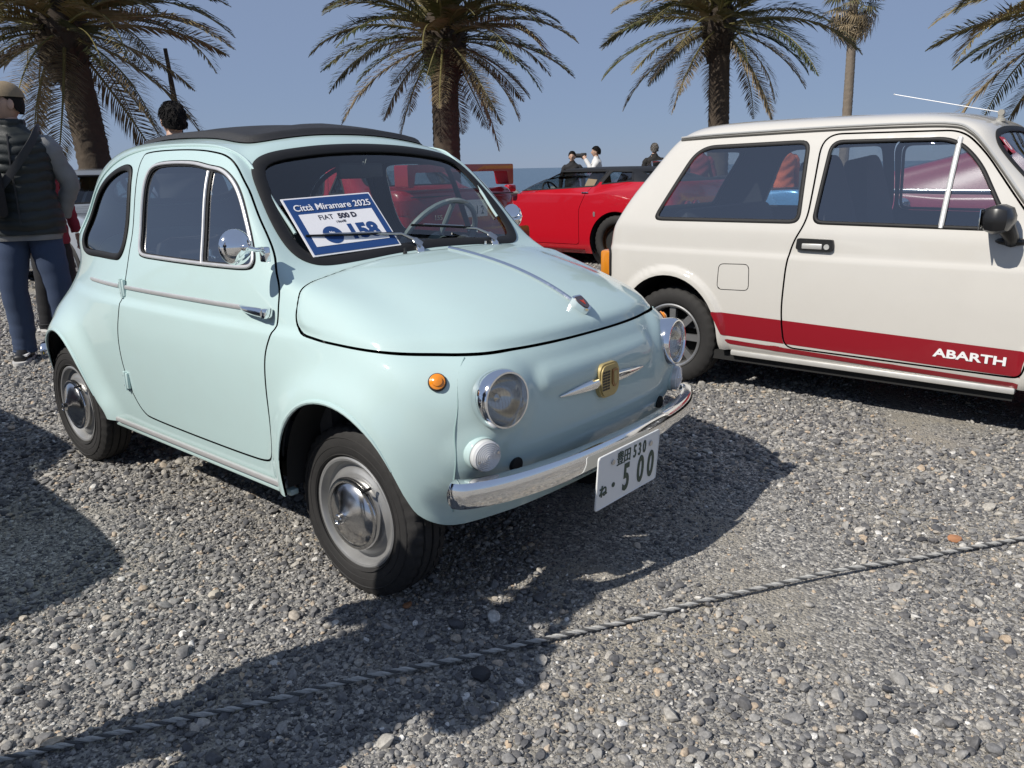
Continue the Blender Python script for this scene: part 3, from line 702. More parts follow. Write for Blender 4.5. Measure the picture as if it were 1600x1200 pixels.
    for x in np.linspace(-.165, .352, 34):
        p, n = probe(hood, 'z', x, 0); pts.append(np.array((x, 0, p.z))+np.array(n)*.004)
    pts = np.array(pts); pts[1:-1] = (pts[:-2]+2*pts[1:-1]+pts[2:])/4
    b = MB(); b.tube(pts.tolist(), [.0075]*33+[.009], 8, flat=(.8, 1), up=(0, 0, 1)); b.build('hood_trim', CHROME, hd)
    p, n = probe(hood, 'z', .365, 0)
    Mb = frame((n.cross(Vector((0, 1, 0)))*-1), (0, 1, 0), n, p)
    b = MB(); Mx = Mb @ Matrix.Rotation(R_(0), 4, 'Z')
    shield = [(.034, .0), (.024, .016), (.0, .022), (-.026, .022), (-.030, .018), (-.030, -.018), (-.026, -.022), (.0, -.022), (.024, -.016)]
    fwd = Vector((.80, 0, -.60)); nb = Vector((.60, 0, .80)); Mq = frame(fwd, (0, 1, 0), nb, p+Vector((.004, 0, .006)))
    b.prism(rpoly(shield, .006, 4), -.02, .014, M=Mq, smooth=True); bd = b.build('hood_badge', CHROME, hd)
    b = MB(); b.prism(rpoly([(x*.78, y*.78) for x, y in shield], .005, 4), .013, .0165, M=Mq); b.build('badge_enamel', mat('badge_enamel', (.05, .03, .03), .2, coat=1), bd)
    b = MB(); b.prism([(-.008, -.008), (.012, 0), (-.008, .008), (-.004, 0)], .016, .018, M=Mq); b.build('badge_scorpion', mat('badge_red', (.45, .05, .03), .3), bd)
    # front emblem with two bright whiskers
    p0, n0 = probe(S0, 'x', 0, .600)
    em = bpy.data.objects.new('front_emblem', None); link(em, T); em.location = p0
    BR = mat('aged_brass', (.46, .36, .16), .42, .35, noise=.12, nscale=80)
    b = MB(); Mf = frame((0, 1, 0), (0, 0, 1), (1, 0, 0), (0, 0, 0))
    oct_ = [(-.050, .030), (-.036, .050), (.036, .050), (.050, .030), (.050, -.030), (.034, -.052), (-.034, -.052), (-.050, -.030)]
    b.prism(rpoly(oct_, .016, 5), -.012, .014, M=Mf, smooth=True); b.prism(rpoly([(x*.9, y*.9) for x, y in oct_], .014, 5), .014, .019, M=Mf, smooth=True); b.build('emblem_body', BR, em)
    b = MB()
    for i in range(3):
        for j in range(7): b.box((-.036+i*.0130, .026-j*.0085, .0195), (.0095, .0055, .002), M=Mf)
    b.build('emblem_grille', mat('emblem_dark', (.06, .045, .03), .6), em)
    b = MB(); b.prism(rpoly([(.006, .030), (.032, .030), (.032, -.014), (.019, -.026), (.006, -.014)], .004, 4), .018, .023, M=Mf); b.build('emblem_shield', mat('emblem_copper', (.36, .20, .09), .4, .4), em)
    b = MB(); b.prism(rpoly([(.011, .024), (.027, .024), (.027, -.010), (.019, -.018), (.011, -.010)], .003, 4), .022, .0245, M=Mf); b.build('emblem_field', mat('emblem_field', (.42, .33, .14), .45, .3), em)
    for s in (-1, 1):
        pts = []; rr = []
        for t in np.linspace(0, 1, 18):
            y = s*(.036+t*.180); z = .597-.004*t; p, n = probe(S0, 'x', y, z); pts.append((p.x+.004, y, z)); rr.append(.015*(1-t**1.6)+.002)
        pts = np.array(pts); pts[1:-1] = (pts[:-2]+2*pts[1:-1]+pts[2:])/4
        b = MB(); b.tube((pts-np.array(p0)).tolist(), rr, 8, flat=(1, .8), up=(0, 0, 1)); b.build('emblem_whisker', CHROME, em)
    # bumpers: rolled chrome section swept round the nose and the tail
    def bumper(path, z, name, sgn):
        P = spline(path, 8, False); b = MB(); V = []; F = []
        prof = [(-.020, .036), (-.004, .039), (.010, .035), (.016, .023), (.017, 0), (.016, -.023), (.010, -.034), (-.002, -.038), (-.016, -.035), (-.010, -.030), (.008, -.022), (.010, 0), (.006, .028), (-.012, .033)]
        m = len(prof); n = len(P)
        for i in range(n):
            t = P[min(i+1, n-1)]-P[max(i-1, 0)]; t /= np.linalg.norm(t); nn = np.array([-t[1], t[0]])*sgn
            k = min(1, min(i, n-1-i)/3.); k = .35+.65*math.sin(k*math.pi/2)
            for a, h in prof: V.append((P[i][0]+nn[0]*a, P[i][1]+nn[1]*a, z+h*k))
        for i in range(n-1):
            for j in range(m): F.append((i*m+j, i*m+(j+1) % m, (i+1)*m+(j+1) % m, (i+1)*m+j))
        F += [tuple(range(m)), tuple((n-1)*m+j for j in range(m))]
        b.add(V, F, smooth=True); o = b.build(name, CHROME, T)
        return o
    hp = [(.390, .590), (.428, .570), (.470, .485), (.501, .36), (.520, .20), (.526, 0)]
    fb = bumper(hp+[(x, -y) for x, y in hp[-2::-1]], .412, 'front_bumper', 1)
    for y in (-.36, .36):
        b = MB(); b.cyl((.495, y, .412), (.517, y, .412), .010, 14); b.build('bumper_bolt', CHROME, fb)
    hp = [(-2.16, .60), (-2.24, .56), (-2.34, .45), (-2.41, .25), (-2.425, 0)]
    bumper(hp+[(x, -y) for x, y in hp[-2::-1]], .44, 'rear_bumper', -1)
    # number plate
    b = MB(); b.box((.532, -.012, .40), (.012, .18, .05)); b.build('plate_bracket', DARK, T)
    pl = bpy.data.objects.new('number_plate', None); link(pl, T); pl.location = (.556, -.014, .343); pl.rotation_euler = (0, R_(4), 0)
    Mf = frame((0, 1, 0), (0, 0, 1), (1, 0, 0), (0, 0, 0))
    b = MB(); b.prism(rpoly([(-.165, -.0825), (.165, -.0825), (.165, .0825), (-.165, .0825)], .010, 4), -.003, .0, M=Mf); b.build('plate_sheet', PLATEW, pl)
    b = MB(); b.tube([Mf @ Vector((x, y, 0)) for x, y in rpoly([(-.163, -.0805), (.163, -.0805), (.163, .0805), (-.163, .0805)], .010, 4)], .0016, 6, closed=True); b.build('plate_edge', PLATEW, pl)
    tp = lambda s, x, z, size, sx=1, bold=.0: text('plate_character', s, size, PLATEG, Mf @ Matrix.Translation((x, z, .0012)), pl, depth=.0008, sx=sx, bold=bold)
    tp('豊', -.052, .047, .046, .85, .0); tp('田', -.015, .047, .046, .85, .0); tp('5', .026, .047, .056, .62, .0006); tp('3', .052, .047, .056, .62, .0006); tp('0', .079, .047, .056, .62, .0006)
    tp('ね', -.131, -.030, .040, 1, .0008); tp('5', -.013, -.024, .118, .62, .0028); tp('0', .066, -.024, .118, .62, .0028); tp('0', .124, -.024, .118, .62, .0028)
    b = MB(); b.cyl((0, -.080, -.024), (.0018, -.080, -.024), .0075, 14); b.build('plate_dot', PLATEG, pl)
    for y in (-.092, .112):
        b = MB(); b.cyl((0, y, .050), (.005, y, .050), .0075, 14); b.build('plate_screw', mat('zinc', (.55, .55, .55), .35, 1), pl)
    # wipers
    for piv, tip, mid, root in (((-.226, -.075, .947), (-.343, -.445, 1.004), (-.283, -.135, .992), 1), ((-.233, .302, .938), (-.306, -.045, 1.012), (-.296, .235, .985), 2)):
        o = bpy.data.objects.new('wiper', None); link(o, T); o.location = piv; pv = Vector(piv)
        b = MB(); b.lathe([(.016, -.012), (.016, .004), (.011, .014), (.009, .026), (0, .028)], 16, M=Matrix.Rotation(R_(-18), 4, 'Y')); b.build('wiper_spindle', CHROME, o)
        m_ = Vector(mid)-pv; t_ = Vector(tip)-pv; h = Vector((.012, 0, .022))
        k = m_*.35+h
        b = MB(); b.tube([h*.9, k*.8+h*.2, k], [.011, .013, .008], 8, flat=(.6, 1.3), up=(0.6, 0, .8)); b.tube([k, m_*.8+t_*.0+h*.9, m_*.75+t_*.25+h*.6], [.006, .0045, .0035], 7); b.build('wiper_arm', mat('satin_alloy', (.5, .5, .49), .3, 1), o)
        bl = []
        for t in np.linspace(0, 1, 18):
            q = m_*(1-t)+t_*t; w = pv+q; p, n = probe(S0, 'x', w.y, w.z); bl.append(p+n*.019-pv)
        b = MB(); b.tube(bl, .0042, 6, flat=(1.3, .6), up=(.7, 0, .7)); b.build('wiper_blade', RUBBER, o)
        b = MB(); b.tube([q+Vector((.005, 0, .005)) for q in bl[3:15]], .0024, 6); b.build('blade_bridge', MATS['satin_alloy'], o)
    for y, x, z in ((-.150, -.217, .9425), (.230, -.212, .936)):
        b = MB(); b.lathe([(.007, 0), (.007, .006), (.0045, .008), (.0045, .018), (0, .019)], 12, M=Matrix.Translation((x, y, z))); b.build('washer_nozzle', CHROME if y > 0 else DARK, T)
    # door mirrors
    for s, (mx, my, mz), base in ((-1, (-.302, -.700, 1.006), (-.297, -.612, .978)), (1, (-.44, .645, 1.012), (-.39, .575, .985))):
        o = bpy.data.objects.new('door_mirror', None); link(o, T); o.location = (mx, my, mz); c = Vector((mx, my, mz))
        ax = Vector((1, -.06*s, .03)).normalized(); q = Vector((0, 0, 1)).rotation_difference(ax).to_matrix().to_4x4() @ Matrix.Diagonal((.84, .84, .9, 1))
        b = MB(); b.lathe([(.058, -.006), (.060, 0), (.058, .008), (.050, .021), (.036, .032), (.018, .039), (.011, .041), (.010, .046), (0, .047)], 40, M=q); b.build('mirror_shell', CHROME, o)
        b = MB(); b.lathe([(.056, -.005), (0, -.005)], 40, M=q); b.build('mirror_glass', mat('mirror_silver', (.8, .82, .83), .02, 1), o)
        v = Vector(base)-c; b = MB(); b.tube([ax*.042, ax*.044+v*.35, v*.8+Vector((.012, 0, .012)), v], [.0075, .0065, .0075, .010], 9); b.ball(ax*.044, .011); b.box(v, (.030, .020, .044), bev=.005); b.build('mirror_bracket', CHROME, o)
    # wheels
    W = basis_wheel(T); put_wheel(W, T, (.008, -.537, .258), -1, None)
    for x, y in ((.008, .537), (-1.84, -.553), (-1.84, .553)): put_wheel(W, T, (x, y, .258), 1 if y > 0 else -1)
    # underside, wheel wells, cabin
    b = MB(); b.box((-.80, 0, .31), (1.1, 1.18, .05)); b.box((-.95, 0, .37), (2.5, .80, .14)); b.box((.16, 0, .40), (.26, .80, .14)); b.box((-2.05, 0, .40), (.4, .8, .22)); b.build('underbody', UNDER, T)
    for s in (-1, 1):
        for P, cx in ((ARF, .035), (ARR, -1.74)):
            b = MB(); poly = [(min(x, .30), z) for x, z in P if z > .275]
            poly = [(cx+(x-cx)*1.02, z+.004) for x, z in poly]; V = []; F = []
            for y in (.655, .36):
                for x, z in poly: V.append((x, s*min(y, abs(probe(S0, 'y', x, max(z, .30), s)[0].y)-.012), z))
            n = len(poly); F = [(i, i+1, n+i+1, n+i) for i in range(n-1)]+[tuple(n+i for i in range(n))]
            b.add(V, F); b.build('wheel_well', UNDER, T)
    b = MB()
    b.box((-.75, 0, .36), (1.3, 1.14, .03)); b.box((-1.62, 0, .60), (.10, 1.0, .6), bev=.02); b.box((-.16, 0, .62), (.06, 1.1, .5)); b.build('cabin_floor', INNER, T)
    b = MB(); b.box((-.285, 0, .86), (.17, 1.02, .11), bev=.03); b.build('dashboard', mat('dash_black', (.025, .025, .027), .5, noise=.2), T)
    b = MB(); b.lathe([(.055, 0), (.055, .05), (.05, .055)], 24, M=Matrix.Translation((-.33, .27, .90)) @ Matrix.Rotation(R_(-70), 4, 'Y')); b.build('instrument_pod', INNER, T)
    for y in (-.27, .27):
        o = bpy.data.objects.new('front_seat', None); link(o, T); o.location = (-.95, y, .36)
        b = MB(); b.box((.06, 0, .14), (.46, .44, .16), bev=.05); b.build('seat_cushion', SEAT, o)
        b = MB(); b.box((0, 0, 0), (.13, .43, .50), M=Matrix.Translation((-.20, 0, .37)) @ Matrix.Rotation(R_(-14), 4, 'Y'), bev=.05); b.build('seat_back', SEAT, o)
    o = bpy.data.objects.new('rear_seat', None); link(o, T); o.location = (-1.45, 0, .40)
    b = MB(); b.box((0, 0, .10), (.34, 1.02, .16), bev=.05); b.build('seat_cushion', SEAT, o)
    b = MB(); b.box((0, 0, 0), (.12, 1.02, .34), M=Matrix.Translation((-.16, 0, .33)) @ Matrix.Rotation(R_(-18), 4, 'Y'), bev=.05); b.build('seat_back', SEAT, o)
    o = bpy.data.objects.new('steering_wheel', None); link(o, T); o.location = (-.50, .27, .93); o.rotation_euler = (0, R_(-58), 0)
    GR = mat('steering_grey', (.20, .235, .235), .4)
    b = MB(); b.tube([(.19*math.cos(a), .19*math.sin(a), 0) for a in np.linspace(0, 2*math.pi, 40, endpoint=False)], .0105, 8, closed=True); b.build('steering_rim', GR, o)
    b = MB(); b.cyl((-.18, 0, 0), (.18, 0, 0), .010, 8); b.lathe([(.045, -.02), (.04, .02), (0, .025)], 20); b.build('steering_spoke', GR, o)
    b = MB(); b.cyl((0, 0, -.35), (0, 0, 0), .02, 10); b.build('steering_column', DARK, o)
    o = bpy.data.objects.new('rear_view_mirror', None); link(o, T); o.location = (-.60, .0, 1.225)
    b = MB(); b.box((0, 0, -.02), (.025, .20, .055), bev=.01); b.build('mirror_body', DARK, o)
    b = MB(); b.tube([(.02, 0, 0), (.035, 0, .03), (.02, .01, .06)], .006, 8); b.build('mirror_stalk', CHROME, o)
    return T, S0
small_car, FSKIN = build_small_car()

# entry card leaning behind the windscreen
def build_card():
    A, B, Cc, D = (np.array(v) for v in ((-.442, -.437, 1.116), (-.412, -.107, 1.126), (-.258, -.153, .962), (-.288, -.475, .95)))
    o = np.array((A+B+Cc+D)/4); x = ((B-A)+(Cc-D)); x /= np.linalg.norm(x); y = ((A-D)+(B-Cc)); y -= x*(y@x); y /= np.linalg.norm(y); z = np.cross(x, y)
    o = o+z*.011
    t = thing('entry_card', 'blue and white event entry card tucked under a wiper of the mint car', 'sign')
    t.matrix_world = frame(x, y, z, o)
    W, H = .325, .230
    BL = mat('card_blue', (.014, .055, .19), .45, noise=.08); WH = mat('card_white', (.80, .79, .80), .5, noise=.02); BK = mat('card_ink', (.03, .03, .05), .5)
    b = MB(); b.box((0, 0, -.0015), (W, H, .003)); b.build('card_sheet', WH, t)
    b = MB(); b.box((0, 0, .0009), (W-.012, H-.012, .0014)); b.build('blue_field', BL, t)
    b = MB(); b.box((.0, -.018, .0022), (W-.056, .128, .001)); b.build('white_field', WH, t)
    tx = lambda s, x, y, size, m, **k: text('card_lettering', s, size, m, Matrix.Translation((x, y, .0032)), t, depth=.0004, **k)
    tx('Città Miramare 2025', 0, .070, .036, WH, bold=.0003, shear=.12, sx=.93)
    tx('FIAT', -.048, .026, .027, BK); tx('500 D', .030, .026, .027, BK, bold=.0012)
    tx('1964年', -.004, .004, .013, BK)
    tx('158', .055, -.042, .078, BL, bold=.004)
    b = MB(); b.lathe([(.034, 0), (.034, .0008), (0, .0008)], 30, M=Matrix.Translation((-.058, -.044, .0028))); b.build('round_mark', BL, t)
    text('mark_lettering', 'No', .014, WH, Matrix.Translation((-.058, -.036, .0040)), t, depth=.0003, bold=.0004)
build_card()
# ---------------------------------------------------------------- the cream white hatchback alongside
def alloy_wheel(parent, R=.272, w=.155, rim_r=.176, spokes=8, m=None, name='wheel', dark=None):
    m = m or mat('alloy_silver', (.40, .40, .40), .35, .8, noise=.06)
    root = bpy.data.objects.new(name, None); link(root, parent); root.empty_display_size = .1
    V, F = tyre_mesh(R, w, rim_r, 96); b = MB(); b.add(V, F, smooth=True); b.build('tyre', TYRE, root)
    b = MB(); b.lathe([(rim_r, .35*w), (rim_r+.002, -.42*w), (rim_r+.005, -.47*w), (rim_r-.002, -.485*w), (rim_r-.010, -.46*w), (rim_r-.016, -.40*w), (rim_r-.020, -.10*w), (rim_r-.020, .2*w)], 56, axis='y'); b.build('rim', m, root)
    b = MB(); b.lathe([(rim_r-.012, .1*w), (0, .1*w)], 32, axis='y'); b.build('brake_backing', dark or UNDER, root)
    for k in range(spokes):
        a = 2*math.pi*k/spokes; b = MB(); M = Matrix.Rotation(a, 4, 'Y')
        b.prism([(.03, -.016), (rim_r-.014, -.019), (rim_r-.014, .019), (.03, .016)], -.36*w, -.22*w, axes='xzy', M=M); b.build('spoke', m, root)
    b = MB(); b.lathe([(.062, -.15*w), (.060, -.36*w), (.050, -.40*w), (.030, -.41*w), (.028, -.44*w), (0, -.445*w)], 32, axis='y'); b.build('hub', m, root)
    return root

def build_hatch():
    T = thing('hatchback_car', 'cream white square-edged hatchback with red side stripe and white lettering along the sill', 'car', (-.44, 2.745, 0))
    PAINT = mat('cream_paint', (.56, .54, .50), .55, coat=1, spec=.15, coat_rough=.03, dust=.10, bump=.05, bscale=9)
    arch = lambda cx: [(cx+.32*math.cos(t)*(1.0 if math.cos(t) > 0 else .93), .295+.325*math.sin(t)) for t in np.linspace(0, math.pi, 22)]
    AR = [(cx_+dx, z) for cx_ in (0,) for dx, z in [(.30, .1)]]
    def AP(cx):
        P = [(cx+.315, .1), (cx+.312, .24)]+[(cx+.305*math.cos(t), .30+.322*math.sin(t)) for t in np.linspace(.02, math.pi-.02, 22)]+[(cx-.312, .24), (cx-.315, .1)]
        return P
    A1, A2 = AP(-.03), AP(2.01)
    def displace(V, N):
        V = V.copy(); x, y, z = V.T; sy = np.sign(y); side = sstep(abs(y), .5, .66)*(1-sstep(z, .70, .80))
        for A in (A1, A2):
            d = psd(V[:, [0, 2]], A); V[:, 1] += sy*side*(.020*(1-sstep(d, .028, .046)))
        # crease below the glass
        V[:, 1] += sy*.007*(1-sstep(z, .745, .77))*sstep(abs(y), .55, .68)
        return V
    M = net_surface(hatch_net(), .017, displace=displace); S0 = M
    sel = lambda A, s: A[0][:, 1]*s > .2
    for A in (A1, A2): M = clip(M, np.maximum(psd(M[0][:, [0, 2]], A), .45-abs(M[0][:, 1])))
    DOOR = rpoly([(.700, 1.334), (1.305, 1.328), (1.405, 1.235), (1.62, .96), (1.70, .85), (1.725, .70), (1.70, .42), (1.675, .292), (.64, .297), (.615, .47), (.625, .72), (.645, .82), (.70, .93), (.703, 1.08)], [.09, .10, .2, .1, .06, .2, .2, .04, .05, .2, .2, .08, .06, .3], 8)
    FW = rpoly([(.722, .914), (.742, 1.306), (1.285, 1.302), (1.40, 1.20), (1.572, .906)], [.05, .06, .09, .12, .02], 9)
    RW_ = rpoly([(-.165, .910), (.036, 1.300), (.646, 1.311), (.668, .914)], [.055, .10, .05, .05], 9)
    half = [(0, .925), (.45, .918), (.615, .925), (.50, 1.318), (.3, 1.345), (0, 1.352)]
    WS = rpoly(half+[(-a, b) for a, b in half[-2:0:-1]], [.1, .1, .06, .08, .1, .1, .1, .08, .06, .1], 8)
    HG = rpoly([(-.58, .93), (-.47, 1.295), (.47, 1.295), (.58, .93)], .06, 8)
    f = lambda A: sfield(A, [1, 2], WS, A[0][:, 0] > 1.1)
    ws = clip(M, -f(M)-.012); M = clip(M, f(M))
    f = lambda A: sfield(A, [1, 2], HG, A[0][:, 0] < -.02)
    hg = clip(M, -f(M)-.012); M = clip(M, f(M))
    g = .0045; doors = {}
    for s in (-1, 1):
        sf = lambda A, P: sfield(A, [0, 2], P, sel(A, s))
        d = clip(M, -sf(M, DOOR)-g); M = clip(M, sf(M, DOOR)-g)
        doors['w', s] = clip(d, -sf(d, FW)-.010); doors['d', s] = clip(d, sf(d, FW))
        doors['q', s] = clip(M, -sf(M, RW_)-.010); M = clip(M, sf(M, RW_))
    FLAP = rpoly([(.262, .566), (.438, .572), (.432, .706), (.266, .700)], .026, 6)
    ff = lambda A: sfield(A, [0, 2], FLAP, A[0][:, 1] < -.2)
    flap = clip(M, -ff(M)-.002); M = clip(M, ff(M)-.002)
    body = panel('body', M, PAINT, T, .02); panel('fuel_flap', flap, PAINT, T, .006)
    b = MB(); b.box((.35, -.722, .64), (.22, .01, .20)); b.build('flap_recess', UNDER, T)
    LIN = mat('hatch_interior', (.035, .037, .042), .8, noise=.2)
    up = clip(M, M[0][:, 2]-.40); L = flip(offset(up, -.021)); mk('interior_lining', L[0], L[2], LIN, body, N=L[1])
    GL = glass('hatch_glass', (.76, .80, .81), 2.8)
    for nm, P in (('windscreen', ws), ('rear_screen', hg)):
        G = offset(P, -.005); w = mk(nm, G[0], G[2], GL, T, N=G[1]); loop_tube(P, (.006, .016), 8, .001).build('rubber_seal', RUBBER, w)
    for s in (-1, 1):
        G = offset(doors['q', s], -.004); q = mk('quarter_window', G[0], G[2], GL, T, N=G[1]); loop_tube(doors['q', s], (.004, .011), 8, .0).build('rubber_seal', RUBBER, q)
        D = panel('door', doors['d', s], PAINT, T, .02)
        L = flip(offset(doors['d', s], -.021)); mk('door_lining', L[0], L[2], LIN, D, N=L[1])
        win = doors['w', s]; dv = lambda z: np.interp(z, [.91, 1.29], [1.293, 1.300])
        xd = win[0][:, 0]-dv(win[0][:, 2])
        for nm, sg in (('window_pane', -1), ('vent_pane', 1)):
            G = offset(clip(win, sg*xd-.008), -.006); mk(nm, G[0], G[2], GL, D, N=G[1])
            loop_tube(clip(win, sg*xd-.006), (.004, .007), 6, -.003).build('glazing_rubber', RUBBER, D)
        loop_tube(win, (.005, .009), 8, .001).build('window_rubber', RUBBER, D)
        b = MB(); b.tube([probe(S0, 'y', dv(z), z, s)[0]+Vector((0, s*.003, 0)) for z in np.linspace(.914, 1.298, 8)], .011, 8, flat=(.4, 1), up=(0, 1, 0)); b.build('window_divider', mat('satin_trim', (.62, .61, .58), .38, .45, noise=.05), D)
        # handle
        p, n = probe(S0, 'y', .757, .818, s); b = MB(); b.prism(rpoly([(.668, .796), (.690, .790), (.835, .788), (.848, .800), (.845, .846), (.672, .848)], .010, 4), p.y-.004*s, p.y+.017*s, axes='xzy', smooth=True); h = b.build('door_handle', mat('handle_black', (.014, .014, .014), .4), D)
        b = MB(); b.box((.748, p.y+.017*s, .812), (.098, .012, .026), bev=.004); b.build('handle_lever', MATS['satin_trim'], h)
        b = MB(); b.cyl((.818, p.y+.010*s, .812), (.818, p.y+.022*s, .812), .013, 18); lk = b.build('lock_barrel', MATS['satin_trim'], h)
        # gutter
        pts = [probe(S0, 'y', x, z, s)[0]+Vector((0, s*.004, 0)) for x, z in spline([(-.09, 1.335), (.1, 1.343), (.37, 1.349), (.72, 1.355), (1.06, 1.355), (1.26, 1.347), (1.335, 1.318), (1.40, 1.255), (1.50, 1.135), (1.60, 1.01), (1.68, .92)], 5, False)]
        b = MB(); b.tube(pts, .0085, 8); b.build('rain_gutter', mat('gutter_dark', (.10, .095, .085), .4), body)
        b = MB(); b.tube([q+Vector((0, s*.006, .012)) for q in pts], .0055, 6); b.build('gutter_lip', MATS['satin_trim'], body)
        # stripes
        RED = mat('stripe_red', (.25, .008, .016), .35, coat=.6)
        for poly in ([(.236, .446), (1.69, .413), (1.69, .298), (.302, .322)], [(.312, .302), (1.69, .268), (1.69, .243), (.330, .277)]):
            for inside in (True, False):
                A = clip(S0, -sfield(S0, [0, 2], poly, sel(S0, s))); q = sfield(A, [0, 2], DOOR, sel(A, s)); A = clip(A, (-q if inside else q)-g)
                A = clip(A, psd(A[0][:, [0, 2]], A2)-.03)
                if len(A[2]): O = offset(A, .0016); mk('red_stripe', O[0], O[2], RED, D if inside else T, N=O[1])
        p, n = probe(S0, 'y', 1.475, .3615, s); ux = Vector((-s*-1*-1 if s > 0 else 1, 0, 0)); n = Vector((0, n.y, n.z)).normalized(); MT = frame(ux, n.cross(ux), n, p+n*.0035)
        text('stripe_lettering', 'ABARTH', .053, mat('letter_white', (.8, .8, .8), .4), MT @ Matrix.Rotation(R_(-1.2 if s < 0 else 1.2), 4, 'Z'), D, depth=.001, bold=.0016, sx=1.42)
        b = MB(); b.box((1.0, s*.700, .228), (1.32, .03, .03), bev=.008); b.build('sill_trim', MATS['satin_trim'], T)
        b = MB(); b.box((.9, s*.655, .20), (1.5, .05, .05)); b.build('sill_under', UNDER, T)
        # tail lamp wrapping the corner
        LP = [(-.70, .578), (-.432, .578), (-.440, .735), (-.70, .735)]
        A = clip(S0, -sfield(S0, [0, 2], LP, sel(S0, s))); A = clip(A, abs(A[0][:, 1])-.50); O = offset(A, .010); O = merge(O, rim(O, .02)); tl = mk('tail_lamp', O[0], O[2], mat('amber_tail', (.62, .22, .015), .2, coat=1), T, N=O[1])
        loop_tube(A, (.010, .007), 6, .004).build('lamp_gasket', RUBBER, tl)
        b = MB(); b.box((-.482, s*.640, .655), (.075, .11, .15), bev=.018); b.build('corner_lens', MATS['amber_tail'], tl)
        # headlamp and indicator on the nose
        lamp(T, 'headlight', Vector((2.60, s*.50, .60)), (1, 0, 0), .085, .04, (DARK, MATS['lamp_reflector'], LENS))
        for A in (A1, A2):
            V = []; F = []; poly = [(x, z) for x, z in A if z > .15]; n = len(poly)
            for y in (.735, .42):
                for x, z in poly: V.append((x, s*y, z+.004))
            F = [(i, i+1, n+i+1, n+i) for i in range(n-1)]+[tuple(n+i for i in range(n))]
            b = MB(); b.add(V, F); b.build('wheel_well', UNDER, T)
    # door mirrors
    for s in (-1, 1):
        o = bpy.data.objects.new('door_mirror', None); link(o, T); o.location = (1.56, s*.72, .93); BKM = mat('mirror_black', (.012, .012, .013), .32)
        b = MB(); b.box((-.03, s*.10, .035), (.11, .20, .115), bev=.045); b.build('mirror_shell', BKM, o)
        b = MB(); b.box((-.086, s*.10, .035), (.004, .16, .08), bev=.001); b.build('mirror_glass', MATS['mirror_silver'], o)
        b = MB(); b.tube([(-.01, s*.05, 0), (.01, s*.03, -.04), (.01, s*.0, -.06)], [.035, .028, .030], 10); b.ball((.01, s*.005, -.062), (.06, .02, .018)); b.build('mirror_foot', BKM, o)
    o = bpy.data.objects.new('roof_antenna', None); link(o, T); p, n = probe(S0, 'z', 1.375, -.19); o.location = p
    b = MB(); b.lathe([(.024, -.004), (.022, .008), (.014, .012), (.014, .03)], 16); b.cyl((0, -.014, .036), (0, .014, .036), .014, 14); b.build('antenna_foot', mat('antenna_grey', (.28, .27, .24), .4), o)
    b = MB(); b.tube([(0, 0, .036), (-.48, 0, .148)], [.0022, .0016], 8); b.ball((-.48, 0, .148), .004); b.build('antenna_rod', mat('rod_white', (.5, .5, .5), .3), o)
    W = alloy_wheel(T, .272, .155, .178, 8); put_wheel(W, T, (-.03, -.628, .272), -1, None)
    for x, y in ((-.03, .628), (2.01, -.628), (2.01, .628)): put_wheel(W, T, (x, y, .272), 1 if y > 0 else -1)
    b = MB(); b.box((1.0, 0, .27), (2.9, 1.0, .12)); b.box((1.0, 0, .25), (1.38, 1.3, .06)); b.build('underbody', UNDER, T)
    b = MB(); b.box((-.55, 0, .44), (.06, 1.40, .11), bev=.02); b.build('rear_bumper', DARK, T)
    b = MB(); b.box((2.65, 0, .43), (.08, 1.40, .12), bev=.02); b.build('front_bumper', DARK, T)
    b = MB(); b.box((2.60, 0, .60), (.05, .80, .13), bev=.01); b.build('grille', DARK, T)
    # cabin
    b = MB(); b.box((.65, 0, .34), (1.9, 1.3, .04)); b.box((-.12, 0, .72), (.42, 1.2, .03)); b.box((1.70, 0, .80), (.24, 1.24, .20), bev=.05); b.build('cabin_floor', LIN, T)
    for y in (-.33, .33):
        o = bpy.data.objects.new('front_seat', None); link(o, T); o.location = (.85, y, .36)
        b = MB(); b.box((.14, 0, .12), (.50, .46, .18), bev=.06); b.build('seat_cushion', LIN, o)
        b = MB(); b.prism(rpoly([(-.24, 0), (-.24, .42), (-.12, .74), (.12, .74), (.24, .42), (.24, 0)], [.03, .08, .09, .09, .08, .03], 6), -.06, .07, axes='yzx', M=Matrix.Translation((-.10, 0, .14)) @ Matrix.Rotation(R_(-12), 4, 'Y'), smooth=True); b.build('seat_back', LIN, o)
    o = bpy.data.objects.new('rear_seat', None); link(o, T); o.location = (.12, 0, .36)
    b = MB(); b.box((.1, 0, .10), (.46, 1.16, .18), bev=.06); b.build('seat_cushion', LIN, o)
    b = MB(); b.box((0, 0, 0), (.14, 1.16, .50), M=Matrix.Translation((-.14, 0, .36)) @ Matrix.Rotation(R_(-16), 4, 'Y'), bev=.06); b.build('seat_back', LIN, o)
    b = MB(); b.tube([(.66, -.58, 1.22), (.62, -.52, 1.05), (.56, -.48, .82)], .018, 6, flat=(.25, 1), up=(1, 0, 0)); b.build('seat_belt', DARK, T)
    st = bpy.data.objects.new('steering_wheel', None); link(st, T); st.location = (1.42, .33, .92); st.rotation_euler = (0, R_(-60), 0)
    b = MB(); b.tube([(.185*math.cos(a), .185*math.sin(a), 0) for a in np.linspace(0, 2*math.pi, 32, endpoint=False)], .014, 8, closed=True); b.build('steering_rim', DARK, st)
    b = MB(); b.box((0, 0, 0), (.36, .03, .01)); b.cyl((0, 0, -.3), (0, 0, .01), .03, 12); b.build('steering_spoke', DARK, st)
    p, n = probe(S0, 'x', -.44, 1.26); MS = frame((0, 1, 0), (n.cross(Vector((0, 1, 0)))), n, p+n*.003)
